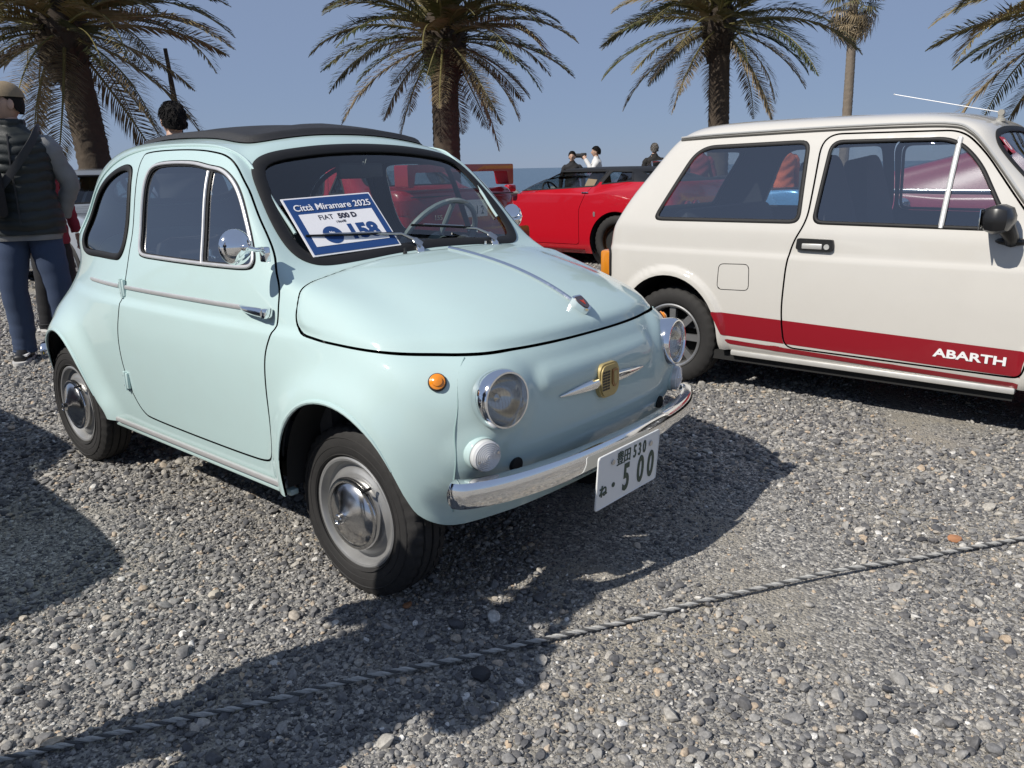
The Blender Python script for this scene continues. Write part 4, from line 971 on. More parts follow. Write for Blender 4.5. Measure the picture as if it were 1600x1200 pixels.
    b = MB(); b.prism(rpoly([(-.05, -.045), (.05, -.045), (.05, .045), (-.05, .045)], .012, 4), 0, .0008, M=MS); sk = b.build('windscreen_sticker', mat('sticker_red', (.5, .03, .05), .5), T)
    b = MB(); b.lathe([(.030, .001), (.030, .002), (.021, .002), (.021, .001)], 24, M=MS); b.build('sticker_ring', MATS['letter_white'], sk)
    return T
build_hatch()
# ---------------------------------------------------------------- cars of the rows behind
def gen_net(xr, xf, hw, zs, zb, zhf, zh, zd, xc, xh, xrr, xbl, zr, tw, zdb=None, rnd=.14):
    zdb = zdb or zd+.04
    yf = [0, .42, .76, .93]
    def ring(fx, rx, y, z, zf, zre, rf=1., side_in=(.30, .30)):
        out = []
        for k in range(4): out.append((fx-rnd*rf*[0, .06, .30, .75][k], y*yf[k], zf))
        xs = np.linspace(fx-side_in[0]*rf, rx+side_in[1]*rf, 9)
        for i, x in enumerate(xs):
            t = i/8; w = max(0, 1-t/.25); v = max(0, 1-(1-t)/.25); zz = z*(1-w*.6-v*.6)+zf*w*.6+zre*v*.6
            out.append((x, y*(1-.03*w**2-.03*v**2), zz))
        for k in (3, 2, 1, 0): out.append((rx+rnd*rf*[0, .06, .30, .75][k], y*yf[k], zre))
        return out
    zsh = min(zhf, zd)-.06; N = []
    for z, ins in ((zs, .05), (zs+.07, .015), ((zs+zsh)/2, 0), (zsh, .004)): N.append(ring(xf-ins, xr+ins, hw-ins, z, z, z))
    N.append(ring(xf-.05, xr+.04, hw-.015, (zsh+zb)/2-.0, zhf, zd))
    N.append(ring((xf*.55+xc*.45), (xr*.5+xbl*.5), hw-.03, zb-.03, zhf*.5+zh*.5+.015, (zd+zdb)/2, .9))
    N.append(ring(xc, xbl, hw-.055, zb+.02, zh, zdb, .8))
    for t in (.38, .74):
        N.append(ring(xc*(1-t)+xh*t, xbl*(1-t)+xrr*t, (hw-.06)*(1-t)+(tw+.02)*t, (zb+.02)*(1-t)+(zr-.06)*t, zh*(1-t)+(zr-.04)*t, zdb*(1-t)+(zr-.04)*t, .75))
    N.append(ring(xh, xrr, tw, zr-.045, zr-.035, zr-.035, .65))
    N.append(ring(xh-.14, xrr+.14, tw*.8, zr-.012, zr-.012, zr-.012, .55))
    N.append(ring(xh*.72+xrr*.28, xrr*.72+xh*.28, tw*.42, zr, zr, zr, .4))
    N.append([(x, 0, zr+.002) for x in np.linspace(xh*.62+xrr*.38, xrr*.62+xh*.38, 17)])
    return N

def bg_car(name, label, loc, rz, net, paint, wb, R=.29, track=.70, side=(), ws=None, rs=None, doors=(), roof=None, seat=None, top_paint=None, wheel_m=None, trim=True, arch=.035):
    """net in local coordinates: rear axle at x=0, front axle at x=wb"""
    T = thing(name, label, 'car', loc, rz)
    M = net_surface(net, .035); S0 = M; hw = abs(M[0][:, 1]).max()
    zt = M[0][:, 2].max()
    AP = [[(cx+(R+arch)*math.cos(t), R+(R+arch)*math.sin(t)) for t in np.linspace(-.9, math.pi+.9, 26)] for cx in (0, wb)]
    for A in AP: M = clip(M, np.maximum(psd(M[0][:, [0, 2]], A), hw*.55-abs(M[0][:, 1])))
    GL = glass('rear_row_glass', (.72, .77, .78), 1.8); panes = []
    for nm, P, sgn in (('windscreen', ws, 1), ('rear_screen', rs, -1)):
        if P is None: continue
        xm = (M[0][:, 0].max()+M[0][:, 0].min())/2
        f = lambda A: sfield(A, [1, 2], P, (A[0][:, 0]-xm)*sgn > .0)
        panes.append((nm, clip(M, -f(M)-.012))); M = clip(M, f(M))
    pr = []
    for s in (-1, 1):
        for P in side:
            f = lambda A: sfield(A, [0, 2], P, A[0][:, 1]*s > .15)
            panes.append(('side_window', clip(M, -f(M)-.010))); M = clip(M, f(M))
        for P in doors:
            f = lambda A: sfield(A, [0, 2], P, A[0][:, 1]*s > .15)
            pr.append(clip(M, -f(M)-.003)); M = clip(M, f(M)-.003)
    if roof is not None:
        f = lambda A: A[0][:, 2]-roof
        rp = clip(M, f(M)); M = clip(M, -f(M)); panel('roof_panel', rp, top_paint or paint, T, .02)
        pr2 = []
        for d in pr:
            a = clip(d, f(d)); b_ = clip(d, -f(d)); panel('door', b_, paint, T, .02)
            if len(a[2]): panel('roof_frame', a, top_paint or paint, T, .02)
        pr = pr2
    body = panel('body', M, paint, T, .025)
    for d in pr: panel('door', d, paint, T, .02)
    L = clip(M, M[0][:, 2]-(.45)); L = flip(offset(L, -.03)); mk('interior_lining', L[0], L[2], DARK, body, N=L[1])
    for nm, P in panes:
        if not len(P[2]): continue
        G = offset(P, -.006); w = mk(nm, G[0], G[2], GL, T, N=G[1]); loop_tube(P, (.006, .012), 6, .0).build('window_seal', RUBBER, w)
    for s in (-1, 1):
        for A in AP:
            V = []; n = len(A)
            for y in (hw*.985, hw*.55):
                for x, z in A: V.append((x, s*y, z+.004))
            b = MB(); b.add(V, [(i, i+1, n+i+1, n+i) for i in range(n-1)]+[tuple(n+i for i in range(n))]); b.build('wheel_well', UNDER, T)
    W = alloy_wheel(T, R, .19, R*.66, 5 if wheel_m else 8, wheel_m); put_wheel(W, T, (0, -track, R), -1, None)
    for x, y in ((0, track), (wb, -track), (wb, track)): put_wheel(W, T, (x, y, R), 1 if y > 0 else -1)
    x0, x1 = S0[0][:, 0].min(), S0[0][:, 0].max()
    b = MB(); b.box(((x0+x1)/2, 0, .27), (x1-x0-.3, hw*1.1, .14)); b.box((wb/2, 0, .26), (wb-2*R-.1, hw*1.8, .10)); b.build('underbody', UNDER, T)
    b = MB(); b.box((wb*.5, 0, .38), (wb*.9, hw*1.7, .05)); b.build('cabin_floor', DARK, T)
    if seat:
        sm, sx, zb = seat
        for y in (-.36, .36):
            o = bpy.data.objects.new('front_seat', None); link(o, T); o.location = (sx, y, .36)
            b = MB(); b.box((.2, 0, .08), (.5, .46, .16), bev=.05); b.build('seat_cushion', sm, o)
            b = MB(); b.prism(rpoly([(-.23, 0), (-.23, zb-.2), (-.11, zb), (.11, zb), (.23, zb-.2), (.23, 0)], .07, 5), -.06, .07, axes='yzx', M=Matrix.Rotation(R_(-14), 4, 'Y'), smooth=True); b.build('seat_back', sm, o)
        o = bpy.data.objects.new('steering_wheel', None); link(o, T); o.location = (sx+.62, .36, .85); o.rotation_euler = (0, R_(-65), 0)
        b = MB(); b.tube([(.18*math.cos(a), .18*math.sin(a), 0) for a in np.linspace(0, 2*math.pi, 24, endpoint=False)], .013, 6, closed=True); b.build('steering_rim', DARK, o)
        b = MB(); b.box((0, 0, 0), (.34, .03, .01)); b.cyl((0, 0, -.25), (0, 0, 0), .03, 8); b.build('steering_spoke', DARK, o)
    return T, S0, body

def skin_patch(T, S, name, axis, poly, cond, m, out=.004, gasket=None):
    """lamp or trim that follows the skin of a car"""
    A = clip(S, -sfield(S, axis, poly, cond(S[0]))); 
    if not len(A[2]): return None
    O = offset(A, out); O = merge(O, rim(O, out+.01)); o = mk(name, O[0], O[2], m, T, N=O[1])
    return o
def sym(half): return half+[(-a, b) for a, b in half[::-1]]
ROW = mat('row_chrome', (.8, .8, .8), .1, 1)
TAIL = mat('tail_red', (.20, .006, .010), .2, coat=1)

# red saloon with a boot wing
def build_saloon():
    P = mat('wine_red_paint', (.30, .006, .018), .3, coat=1)
    net = gen_net(-.93, 3.42, .86, .20, .93, .68, .90, .98, 2.45, 1.78, .32, -.28, 1.42, .60, 1.02)
    T, S, B = bg_car('saloon_car', 'deep red boxy saloon with a tall rear wing, seen through the mint car', (-4.72, 3.93, 0), math.pi, net, P, 2.54, .29, .72,
        side=[rpoly([(1.16, .965), (1.16, 1.32), (1.62, 1.31), (2.10, .965)], .05, 5), rpoly([(.30, .965), (.44, 1.30), (1.08, 1.32), (1.08, .965)], .05, 5), rpoly([(-.02, .985), (.20, 1.22), (.24, .975)], .03, 4)],
        ws=rpoly(sym([(.68, .96), (.52, 1.34)]), .06, 5), rs=rpoly(sym([(.64, 1.05), (.50, 1.33)]), .06, 5),
        doors=[rpoly([(1.12, .30), (1.12, 1.355), (1.66, 1.345), (2.20, .94), (2.22, .30)], .04, 5), rpoly([(.40, .55), (.22, .95), (.44, 1.335), (1.10, 1.355), (1.10, .30), (.62, .30)], .05, 5)], seat=(SEAT, 1.2, .80))
    b = MB(); b.prism(rpoly([(-.74, 0), (-.74, .205), (.74, .205), (.74, 0), (.67, 0), (.64, .135), (-.64, .135), (-.67, 0)], .02, 4), -.88, -.70, axes='yzx', M=Matrix.Translation((0, 0, 1.045)), smooth=True); b.build('boot_wing', P, T)
    back = lambda V: V[:, 0] < -.6
    for s in (-1, 1):
        for nm, poly, m in (('tail_lamp', [(s*.42, .80), (s*.90, .80), (s*.90, .93), (s*.42, .93)], TAIL),):
            skin_patch(T, S, nm, [1, 2], rpoly(poly if s > 0 else poly[::-1], .015, 3), back, m, .006)
    b = MB(); b.prism(rpoly(sym([(.86, .36), (.86, .62)]), .05, 4), -.99, -.84, axes='yzx'); b.build('rear_bumper', P, T)
    b = MB(); b.box((-.985, 0, .50), (.02, 1.6, .05), bev=.008); b.build('bumper_strip', DARK, T)
    pl = bpy.data.objects.new('number_plate', None); link(pl, T); pl.location = (-.945, -.09, .83)
    Mf = frame((0, -1, 0), (0, 0, 1), (-1, 0, 0), (0, 0, 0)); b = MB(); b.prism(rpoly([(-.165, -.0825), (.165, -.0825), (.165, .0825), (-.165, .0825)], .01, 3), -.01, 0, M=Mf); b.build('plate_sheet', PLATEW, pl)
    for s_, x, sz in (('・', -.07, .10), ('1', .015, .115), ('2', .09, .115)): text('plate_character', s_, sz, PLATEG, Mf @ Matrix.Translation((x, -.022, .001)), pl, sx=.7, bold=.002)
    text('badge_lettering', '155', .062, mat('badge_silver', (.6, .6, .6), .3, .8), frame((0, -1, 0), (0, 0, 1), (-1, 0, 0), (-.938, .43, .765)), T, depth=.004, bold=.001, sx=1.2)
    b = MB(); b.tube([(-.89, y, .96) for y in np.linspace(-.72, .72, 9)], .006, 6); b.build('boot_seam', DARK, T)
    return T
build_saloon()

# red mid-engined sports car with black top
def build_sports():
    P = mat('sports_red_paint', (.42, .006, .016), .25, coat=1)
    BT = mat('soft_top_black', (.012, .012, .013), .6)
    net = gen_net(-.82, 3.42, .95, .15, .88, .56, .80, 1.00, 1.95, 1.10, -.02, -.36, 1.20, .60, 1.04)
    T, S, B = bg_car('sports_car', 'bright red low sports car with black top and tan seats', (-3.72, 7.35, 0), math.pi, net, P, 2.45, .315, .82,
        side=[rpoly([(.36, .965), (.30, 1.155), (1.10, 1.155), (1.70, .90), (1.0, .93)], [.03, .03, .05, .03, .1], 5), rpoly([(-.20, 1.03), (-.05, 1.14), (.26, 1.155), (.31, .985)], .03, 4)],
        ws=rpoly(sym([(.72, .87), (.52, 1.14)]), .05, 5), rs=rpoly(sym([(.55, 1.06), (.45, 1.14)]), .03, 4),
        doors=[rpoly([(.52, .26), (.54, .70), (.42, .95), (.36, 1.165), (1.14, 1.165), (1.78, .86), (1.74, .26)], .04, 5)], roof=1.02, top_paint=BT, seat=(mat('tan_leather', (.46, .27, .11), .55, noise=.15), .78, .80), wheel_m=mat('bronze_alloy', (.40, .20, .10), .35, .7), arch=.045)
    for s in (-1, 1):
        b = MB(); b.box((.46, s*.915, .895), (.10, .012, .018), bev=.004); b.build('door_handle', ROW, T)
        b = MB(); b.box((1.2, s*.93, .20), (1.5, .03, .012)); b.build('sill_line', mat('dark_red', (.12, .004, .008), .4), T)
        b = MB(); b.box((1.62, s*.98, .95), (.10, .16, .10), bev=.03); b.build('door_mirror', P, T)
        p, n = probe(S, 'y', .30, .64, s); b = MB(); b.prism([(-.012, -.03), (.012, -.03), (.018, .01), (.010, .03), (-.012, .022)], 0, .006, axes='xzy', M=Matrix.Translation((.30, p.y, .64)) if s > 0 else Matrix.Translation((.30, p.y-.006, .64))); b.build('wing_badge', mat('badge_silver', (.6, .6, .6), .3, .8), T)
    for y in (-.62, -.42, .42, .62):
        b = MB(); b.lathe([(.085, 0), (.08, .02), (.06, .026), (0, .028)], 20, M=Matrix.Translation((-.80, y, .72)) @ Matrix.Rotation(R_(-90), 4, 'Y')); b.build('tail_lamp', TAIL, T)
    return T
build_sports()

# maroon fastback behind the white hatchback
def build_fastback():
    P = mat('maroon_paint', (.26, .035, .075), .3, coat=1)
    net = gen_net(-.82, 3.30, .82, .22, .93, .74, .92, .93, 2.15, 1.55, .55, -.62, 1.38, .56, 1.03)
    T, S, B = bg_car('fastback_car', 'maroon fastback coupe with a bright side moulding, beyond the white hatchback', (-.05, 5.90, 0), 0, net, P, 2.45, .30, .68,
        side=[rpoly([(.95, .99), (.98, 1.29), (1.44, 1.28), (1.90, .97)], .04, 5)], ws=rpoly(sym([(.62, .96), (.46, 1.30)]), .05, 5), rs=rpoly(sym([(.52, 1.08), (.42, 1.30)]), .05, 5),
        doors=[rpoly([(.86, .32), (.90, 1.33), (1.50, 1.32), (2.02, .95), (2.02, .32)], .04, 5)], seat=(SEAT, 1.0, .75))
    for s in (-1, 1):
        b = MB(); b.tube([probe(S, 'y', x, .965-.01*x, s)[0]+Vector((0, s*.006, 0)) for x in np.linspace(-.6, 2.9, 24)], .022, 6, flat=(1, .35), up=(0, 0, 1)); b.build('side_moulding', ROW, T)
        p, n = probe(S, 'y', -.08, .86, s); b = MB(); b.lathe([(.06, 0), (.058, .012), (.03, .02), (0, .022)], 20, M=Matrix.Translation(p) @ Matrix.Rotation(R_(90*s*-1), 4, 'X')); b.build('fuel_cap', ROW, T)
        b = MB(); b.box((-.82, s*.55, .80), (.05, .34, .10), bev=.015); b.build('tail_lamp', TAIL, T)
        lamp(T, 'headlight', Vector((3.26, s*.56, .66)), (1, 0, 0), .09, .05, (ROW, MATS['lamp_reflector'], LENS))
    for x, nm in ((-.90, 'rear_bumper'), (3.36, 'front_bumper')):
        b = MB(); b.tube([(x+.10*np.sign(1-x)*abs(y/.8)**3, y, .52) for y in np.linspace(-.8, .8, 13)], .05, 8, flat=(1, .5), up=(0, 0, 1)); b.build(nm, ROW, T)
    return T
build_fastback()

# light blue roadster and yellow coupe further out
def build_roadster():
    P = mat('sky_blue_paint', (.12, .33, .62), .22, .25, coat=1)
    net = gen_net(-.85, 3.15, .76, .20, .84, .70, .84, .84, 2.10, 1.75, .35, -.1, 1.30, .50, .88)
    T = thing('roadster_car', 'light blue open roadster with a bright windscreen frame, beyond the red sports car', 'car', (-3.05, 9.35, 0), math.pi)
    M = net_surface(net, .035); S0 = M
    AP = [[(cx+.325*math.cos(t), .29+.325*math.sin(t)) for t in np.linspace(-.9, math.pi+.9, 24)] for cx in (0, 2.3)]
    for A in AP: M = clip(M, np.maximum(psd(M[0][:, [0, 2]], A), .45-abs(M[0][:, 1])))
    CK = rpoly([(.40, -.58), (1.90, -.58), (1.90, .58), (.40, .58)], .12, 6)
    M = clip(M, .872-M[0][:, 2]+0*M[0][:, 0]); f = sfield(M, [0, 1], CK, M[0][:, 2] > .7); M = clip(M, f)
    panel('body', M, P, T, .03)
    b = MB(); b.prism(CK, .36, .40); b.box((1.15, 0, .60), (2.1, 1.40, .40)); b.build('cockpit_tub', DARK, T)
    b = MB(); b.box((.02, 0, .862), (.90, 1.20, .016)); b.build('tonneau_cover', DARK, T)
    for s in (-1, 1):
        b = MB(); b.tube([(1.95, s*.60, .86), (1.60, s*.54, 1.26)], .014, 8); b.tube([(1.60, s*.54, 1.26), (1.50, s*.62, .87)], .010, 8); b.build('screen_post', ROW, T)
    b = MB(); b.tube([(1.60, -.54, 1.26), (1.62, 0, 1.28), (1.60, .54, 1.26)], .014, 8); b.build('screen_header', ROW, T)
    mk('windscreen', [(1.95, -.59, .87), (1.95, .59, .87), (1.605, .53, 1.255), (1.605, -.53, 1.255)], [(0, 1, 2, 3)], glass('rear_row_glass'), T, smooth=False)
    for y in (-.32, .32):
        b = MB(); b.box((0, 0, 0), (.14, .46, .55), M=Matrix.Translation((.62, y, .78)) @ Matrix.Rotation(R_(-12), 4, 'Y'), bev=.06); b.build('seat_back', SEAT, T)
    W = alloy_wheel(T, .29, .17, .19, 8); put_wheel(W, T, (0, -.64, .29), -1, None)
    for x, y in ((0, .64), (2.3, -.64), (2.3, .64)): put_wheel(W, T, (x, y, .29), 1 if y > 0 else -1)
    b = MB(); b.box((1.15, 0, .28), (3.6, .9, .14)); b.build('underbody', UNDER, T)
    for s in (-1, 1):
        b = MB(); b.box((-.83, s*.5, .62), (.05, .22, .09), bev=.015); b.build('tail_lamp', TAIL, T)
build_roadster()
def build_yellow():
    P = mat('yellow_paint', (.72, .50, .02), .28, coat=1)
    net = gen_net(-.80, 3.10, .80, .20, .86, .66, .84, .90, 2.0, 1.45, .3, -.35, 1.28, .54, .96)
    T, S, B = bg_car('yellow_car', 'bright yellow low coupe glimpsed through the white hatchback windows', (-1.0, 9.3, 0), 0, net, P, 2.3, .29, .68,
        side=[rpoly([(.30, .92), (.42, 1.20), (1.38, 1.20), (1.80, .90)], .04, 5)], ws=rpoly(sym([(.60, .88), (.44, 1.21)]), .05, 5), rs=rpoly(sym([(.55, 1.0), (.42, 1.21)]), .05, 5), doors=[rpoly([(.80, .32), (.82, 1.22), (1.42, 1.22), (1.90, .86), (1.9, .32)], .04, 5)], seat=(SEAT, .9, .7))
    for s in (-1, 1):
        b = MB(); b.box((-.80, s*.52, .72), (.05, .30, .10), bev=.015); b.build('tail_lamp', TAIL, T)
        lamp(T, 'headlight', Vector((3.06, s*.55, .60)), (1, 0, 0), .08, .05, (ROW, MATS['lamp_reflector'], LENS))
build_yellow()
# grey vintage saloon behind the man in the quilted vest, and the car whose shadow falls into the frame
def build_grey(name, label, loc, col, rz=0, hgt=1.27):
    P = mat(name+'_paint', col, .3, coat=1, dust=.08)
    net = gen_net(-.75, 3.05, .74, .22, .88, .78, .88, .84, 2.0, 1.55, .25, -.42, hgt, .52, .92)
    T, S, B = bg_car(name, label, loc, rz, net, P, 2.3, .29, .62,
        side=[rpoly([(.98, .925), (1.0, hgt-.09), (1.50, hgt-.09), (1.84, .925)], .04, 5), rpoly([(.10, .925), (.34, hgt-.10), (.92, hgt-.09), (.92, .925)], .05, 5)], ws=rpoly(sym([(.56, .92), (.42, hgt-.07)]), .05, 5), rs=rpoly(sym([(.52, .97), (.40, hgt-.07)]), .05, 5),
        doors=[rpoly([(.95, .32), (.96, hgt-.05), (1.54, hgt-.05), (1.95, .90), (1.95, .32)], .04, 5)], seat=(SEAT, .85, .72))
    for s in (-1, 1):
        lamp(T, 'headlight', Vector((3.03, s*.50, .66)), (1, 0, 0), .085, .05, (ROW, MATS['lamp_reflector'], LENS))
        b = MB(); b.box((-.76, s*.50, .68), (.05, .14, .20), bev=.015); b.build('tail_lamp', TAIL, T)
    b = MB(); b.box((3.03, 0, .62), (.04, .66, .24), bev=.01); g = b.build('grille', DARK, T)
    for k in range(7): b = MB(); b.box((3.055, 0, .52+k*.033), (.012, .62, .008)); b.build('grille_bar', ROW, g)
    for x, nm in ((-.84, 'rear_bumper'), (3.14, 'front_bumper')):
        b = MB(); b.tube([(x+.10*np.sign(1-x)*abs(y/.72)**3, y, .46) for y in np.linspace(-.72, .72, 13)], .05, 8, flat=(1, .5), up=(0, 0, 1)); b.build(nm, ROW, T)
    return T
build_grey('grey_saloon', 'silver grey vintage saloon behind the man in the quilted vest', (-9.35, 2.12, 0), (.24, .27, .31), 0, 1.29)
build_grey('dark_saloon', 'dark blue vintage saloon parked beside the mint car, mostly out of frame to the left', (-3.86, -2.42, 0), (.02, .03, .07), 0, 1.36)
# ---------------------------------------------------------------- palms
rng = random.Random(7)
def leaf_mat(name, a, b, c):
    if name in MATS: return MATS[name]
    m = bpy.data.materials.new(name); m.use_nodes = True; nt = m.node_tree; p = nt.nodes['Principled BSDF']
    tc = nt.nodes.new('ShaderNodeTexCoord'); n = nt.nodes.new('ShaderNodeTexNoise'); n.inputs['Scale'].default_value = 3.2; n.inputs['Detail'].default_value = 6
    oi = nt.nodes.new('ShaderNodeObjectInfo'); ad = nt.nodes.new('ShaderNodeMath'); ad.operation = 'MULTIPLY_ADD'; ad.inputs[1].default_value = .55; ad.inputs[2].default_value = -.12
    su = nt.nodes.new('ShaderNodeMath'); su.operation = 'ADD'
    r = nt.nodes.new('ShaderNodeValToRGB'); e = r.color_ramp.elements; e[0].position = .30; e[0].color = (*a, 1); e[1].position = .9; e[1].color = (*c, 1); k = e.new(.58); k.color = (*b, 1)
    nt.links.new(tc.outputs['Object'], n.inputs['Vector']); nt.links.new(oi.outputs['Random'], ad.inputs[0]); nt.links.new(ad.outputs[0], su.inputs[0]); nt.links.new(n.outputs['Fac'], su.inputs[1]); nt.links.new(su.outputs[0], r.inputs[0]); nt.links.new(r.outputs[0], p.inputs['Base Color'])
    p.inputs['Roughness'].default_value = .5; p.inputs['Specular IOR Level'].default_value = .35
    MATS[name] = m; return m
LEAF = leaf_mat('palm_leaf', (.030, .042, .013), (.075, .080, .028), (.20, .155, .072))
LEAFD = leaf_mat('palm_leaf_dry', (.10, .075, .04), (.17, .125, .065), (.27, .21, .13))
BARK = mat('palm_bark', (.068, .051, .036), .9, noise=.45, nscale=9, bump=.8, bscale=40)
BOOT = mat('palm_boot', (.042, .030, .020), .95, noise=.5, nscale=14, bump=.9, bscale=60)
RACH = mat('palm_rachis', (.16, .14, .05), .55, noise=.25, nscale=6)

def frond_mesh(L, e0, bend, seed, n=84, leaf=.28):
    """feather leaf: midrib leaving along +x at elevation e0 and arching down; folded leaflets both sides"""
    r = random.Random(seed); V = []; F = []; MI = []
    p = Vector((0, 0, 0)); pts = []; dirs = []; side_w = r.uniform(-.12, .12)
    N = 60
    for i in range(N+1):
        t = i/N; el = e0-bend*(t**1.35); az = side_w*t*t
        d = Vector((math.cos(el)*math.cos(az), math.cos(el)*math.sin(az), math.sin(el))); pts.append(p.copy()); dirs.append(d); p = p+d*(L/N)
    b = MB(); b.tube(pts[::3], [.018*(1-.85*i/N)+.002 for i in range(0, N+1, 3)], 5, flat=(1, 1.4), up=(0, 0, 1)); V = list(b.v); F = [list(f) for f in b.f]; MI = [1]*len(F)
    for i in range(n):
        t = .13+.87*(i+r.uniform(-.3, .3))/n; t = min(.995, t); k = int(t*N); c = pts[k]; d = dirs[k]
        s0 = Vector((-d.y, d.x, 0)).normalized(); u = s0.cross(d) if s0.cross(d).z > 0 else d.cross(s0)
        ll = leaf*(.45+1.1*math.sin(math.pi*min(1, t*.9+.12))**.8)*r.uniform(.8, 1.1)
        if t > .9: ll *= 1-.6*(t-.9)/.1
        for sd in (-1, 1):
            fw = r.uniform(.55, .85)+.3*t; lift = r.uniform(.10, .55); v = (s0*sd+d*fw+u*lift).normalized()
            tip = c+v*ll+Vector((0, 0, -.22*ll*r.uniform(.3, 1.2))); mid = c+v*ll*.55+Vector((0, 0, -.03*ll))
            w = (d*.8+u*.35).normalized()*(.0148*r.uniform(.8, 1.25)); q = len(V)
            V += [tuple(c-w*.6), tuple(c+w*.6), tuple(mid+w), tuple(mid-w), tuple(tip)]
            F += [[q, q+1, q+2, q+3], [q+3, q+2, q+4]]; MI += [0, 0]
    me = bpy.data.meshes.new('frond'); me.from_pydata(V, [], F); me.polygons.foreach_set('material_index', MI); me.update(); return me
FR = []
for k, (e0, bend) in enumerate(((1.25, .85), (1.0, 1.05), (.78, 1.15), (.56, 1.15), (.36, 1.1), (.14, .95), (-.10, .85), (-.42, .7), (-.85, .45))):
    row = []
    for j in range(3):
        me = frond_mesh(2.25*(.92+.08*j), e0, bend*(.85+.15*j), 100*k+j); me.materials.append(LEAF if k < 7 else LEAFD); me.materials.append(RACH); row.append(me)
    FR.append(row)

def trunk_mb(h, r0, r1, lean, rings=20, seed=1, bulge=None):
    """trunk with rows of old leaf scars"""
    r = random.Random(seed); V = []; F = []; nz = int(h/.035); na = 36
    for i in range(nz+1):
        z = h*i/nz; t = i/nz; rad = r0*(1-t)+r1*t
        if t < .1: rad *= 1+.25*(1-t/.1)**2
        for k in range(na):
            a = 2*math.pi*k/na; ph = (z/.085+(.5 if (k//4) % 2 else 0)) % 1
            rr = rad*(1+.075*(1-ph)-.03*(k % 4 == 0))+r.uniform(-.004, .004)
            V.append((lean[0]*t*t+rr*math.cos(a), lean[1]*t*t+rr*math.sin(a), z))
    for i in range(nz):
        for k in range(na): F.append((i*na+k, i*na+(k+1) % na, (i+1)*na+(k+1) % na, (i+1)*na+k))
    b = MB(); b.add(V, F, smooth=False); return b

def date_palm(label, base, h, r0, lean, seed, nf=66, size=1.0, spin=0, wide=1.0):
    T = thing('date_palm', label, 'palm tree', (base[0], base[1], 0), spin, 'feather palms along the shore')
    r = random.Random(seed)
    trunk_mb(h, r0, r0*.92, lean, seed=seed).build('trunk', BARK, T)
    top = Vector((lean[0], lean[1], h))
    # stubs of cut leaves make the thick neck under the crown
    b = MB(); V = []; F = []; na = 28; prof = [(-.75, .95), (-.60, 1.12), (-.42, 1.38), (-.2, 1.55), (.02, 1.5), (.22, 1.15), (.4, .6), (.5, .1)]
    for i, (z, k) in enumerate(prof):
        for j in range(na):
            a = 2*math.pi*j/na; rr = r0*k*(1+r.uniform(-.07, .07)); V.append((top.x+rr*math.cos(a), top.y+rr*math.sin(a), top.z+z+r.uniform(-.03, .03)))
    for i in range(len(prof)-1):
        for j in range(na): F.append((i*na+j, i*na+(j+1) % na, (i+1)*na+(j+1) % na, (i+1)*na+j))
    b.add(V, F)
    for k in range(150):
        a = r.uniform(0, 6.283); zz = r.uniform(-.65, .15); kk = np.interp(zz, [p_[0] for p_ in prof], [p_[1] for p_ in prof])*r0
        p0 = top+Vector((kk*.9*math.cos(a), kk*.9*math.sin(a), zz)); d = Vector((math.cos(a)*.8, math.sin(a)*.8, r.uniform(.2, .9))).normalized()*r.uniform(.07, .16)
        b.tube([p0, p0+d], [.035, .014], 4, flat=(.5, 1.3), up=(0, 0, 1))
    b.build('leaf_base_neck', BOOT, T)
    for k in range(nf):
        t = (k+.5)/nf; row = FR[min(8, int((t**1.12)*8.6))]; me = row[r.randrange(3)]
        o = bpy.data.objects.new('frond', me); link(o, T); a = k*2.39996+r.uniform(-.25, .25)
        o.location = top+Vector((math.cos(a)*.16, math.sin(a)*.16, .22-.45*t)); sc = size*r.uniform(.86, 1.08)*(1 if t < .75 else .85)
        o.rotation_euler = (r.uniform(-.35, .35), r.uniform(-.12, .12), a); o.scale = (sc, sc, sc)
    return T
date_palm('largest feather palm, behind the man in the quilted vest at the left', (-9.80, 3.02), 3.15, .21, (-.16, -.14), 11, 70, 1.0)
date_palm('feather palm standing straight behind the mint car roof', (-7.72, 7.60), 3.25, .215, (.02, .02), 23, 70, .92)
date_palm('feather palm with slim trunk rising behind the white hatchback roof', (-5.62, 12.90), 3.8, .195, (-.12, .02), 37, 64, 1.03)
date_palm('feather palm cut off by the right edge of the photo', (.12, 12.2), 3.2, .21, (.1, 0), 51, 66, .98)

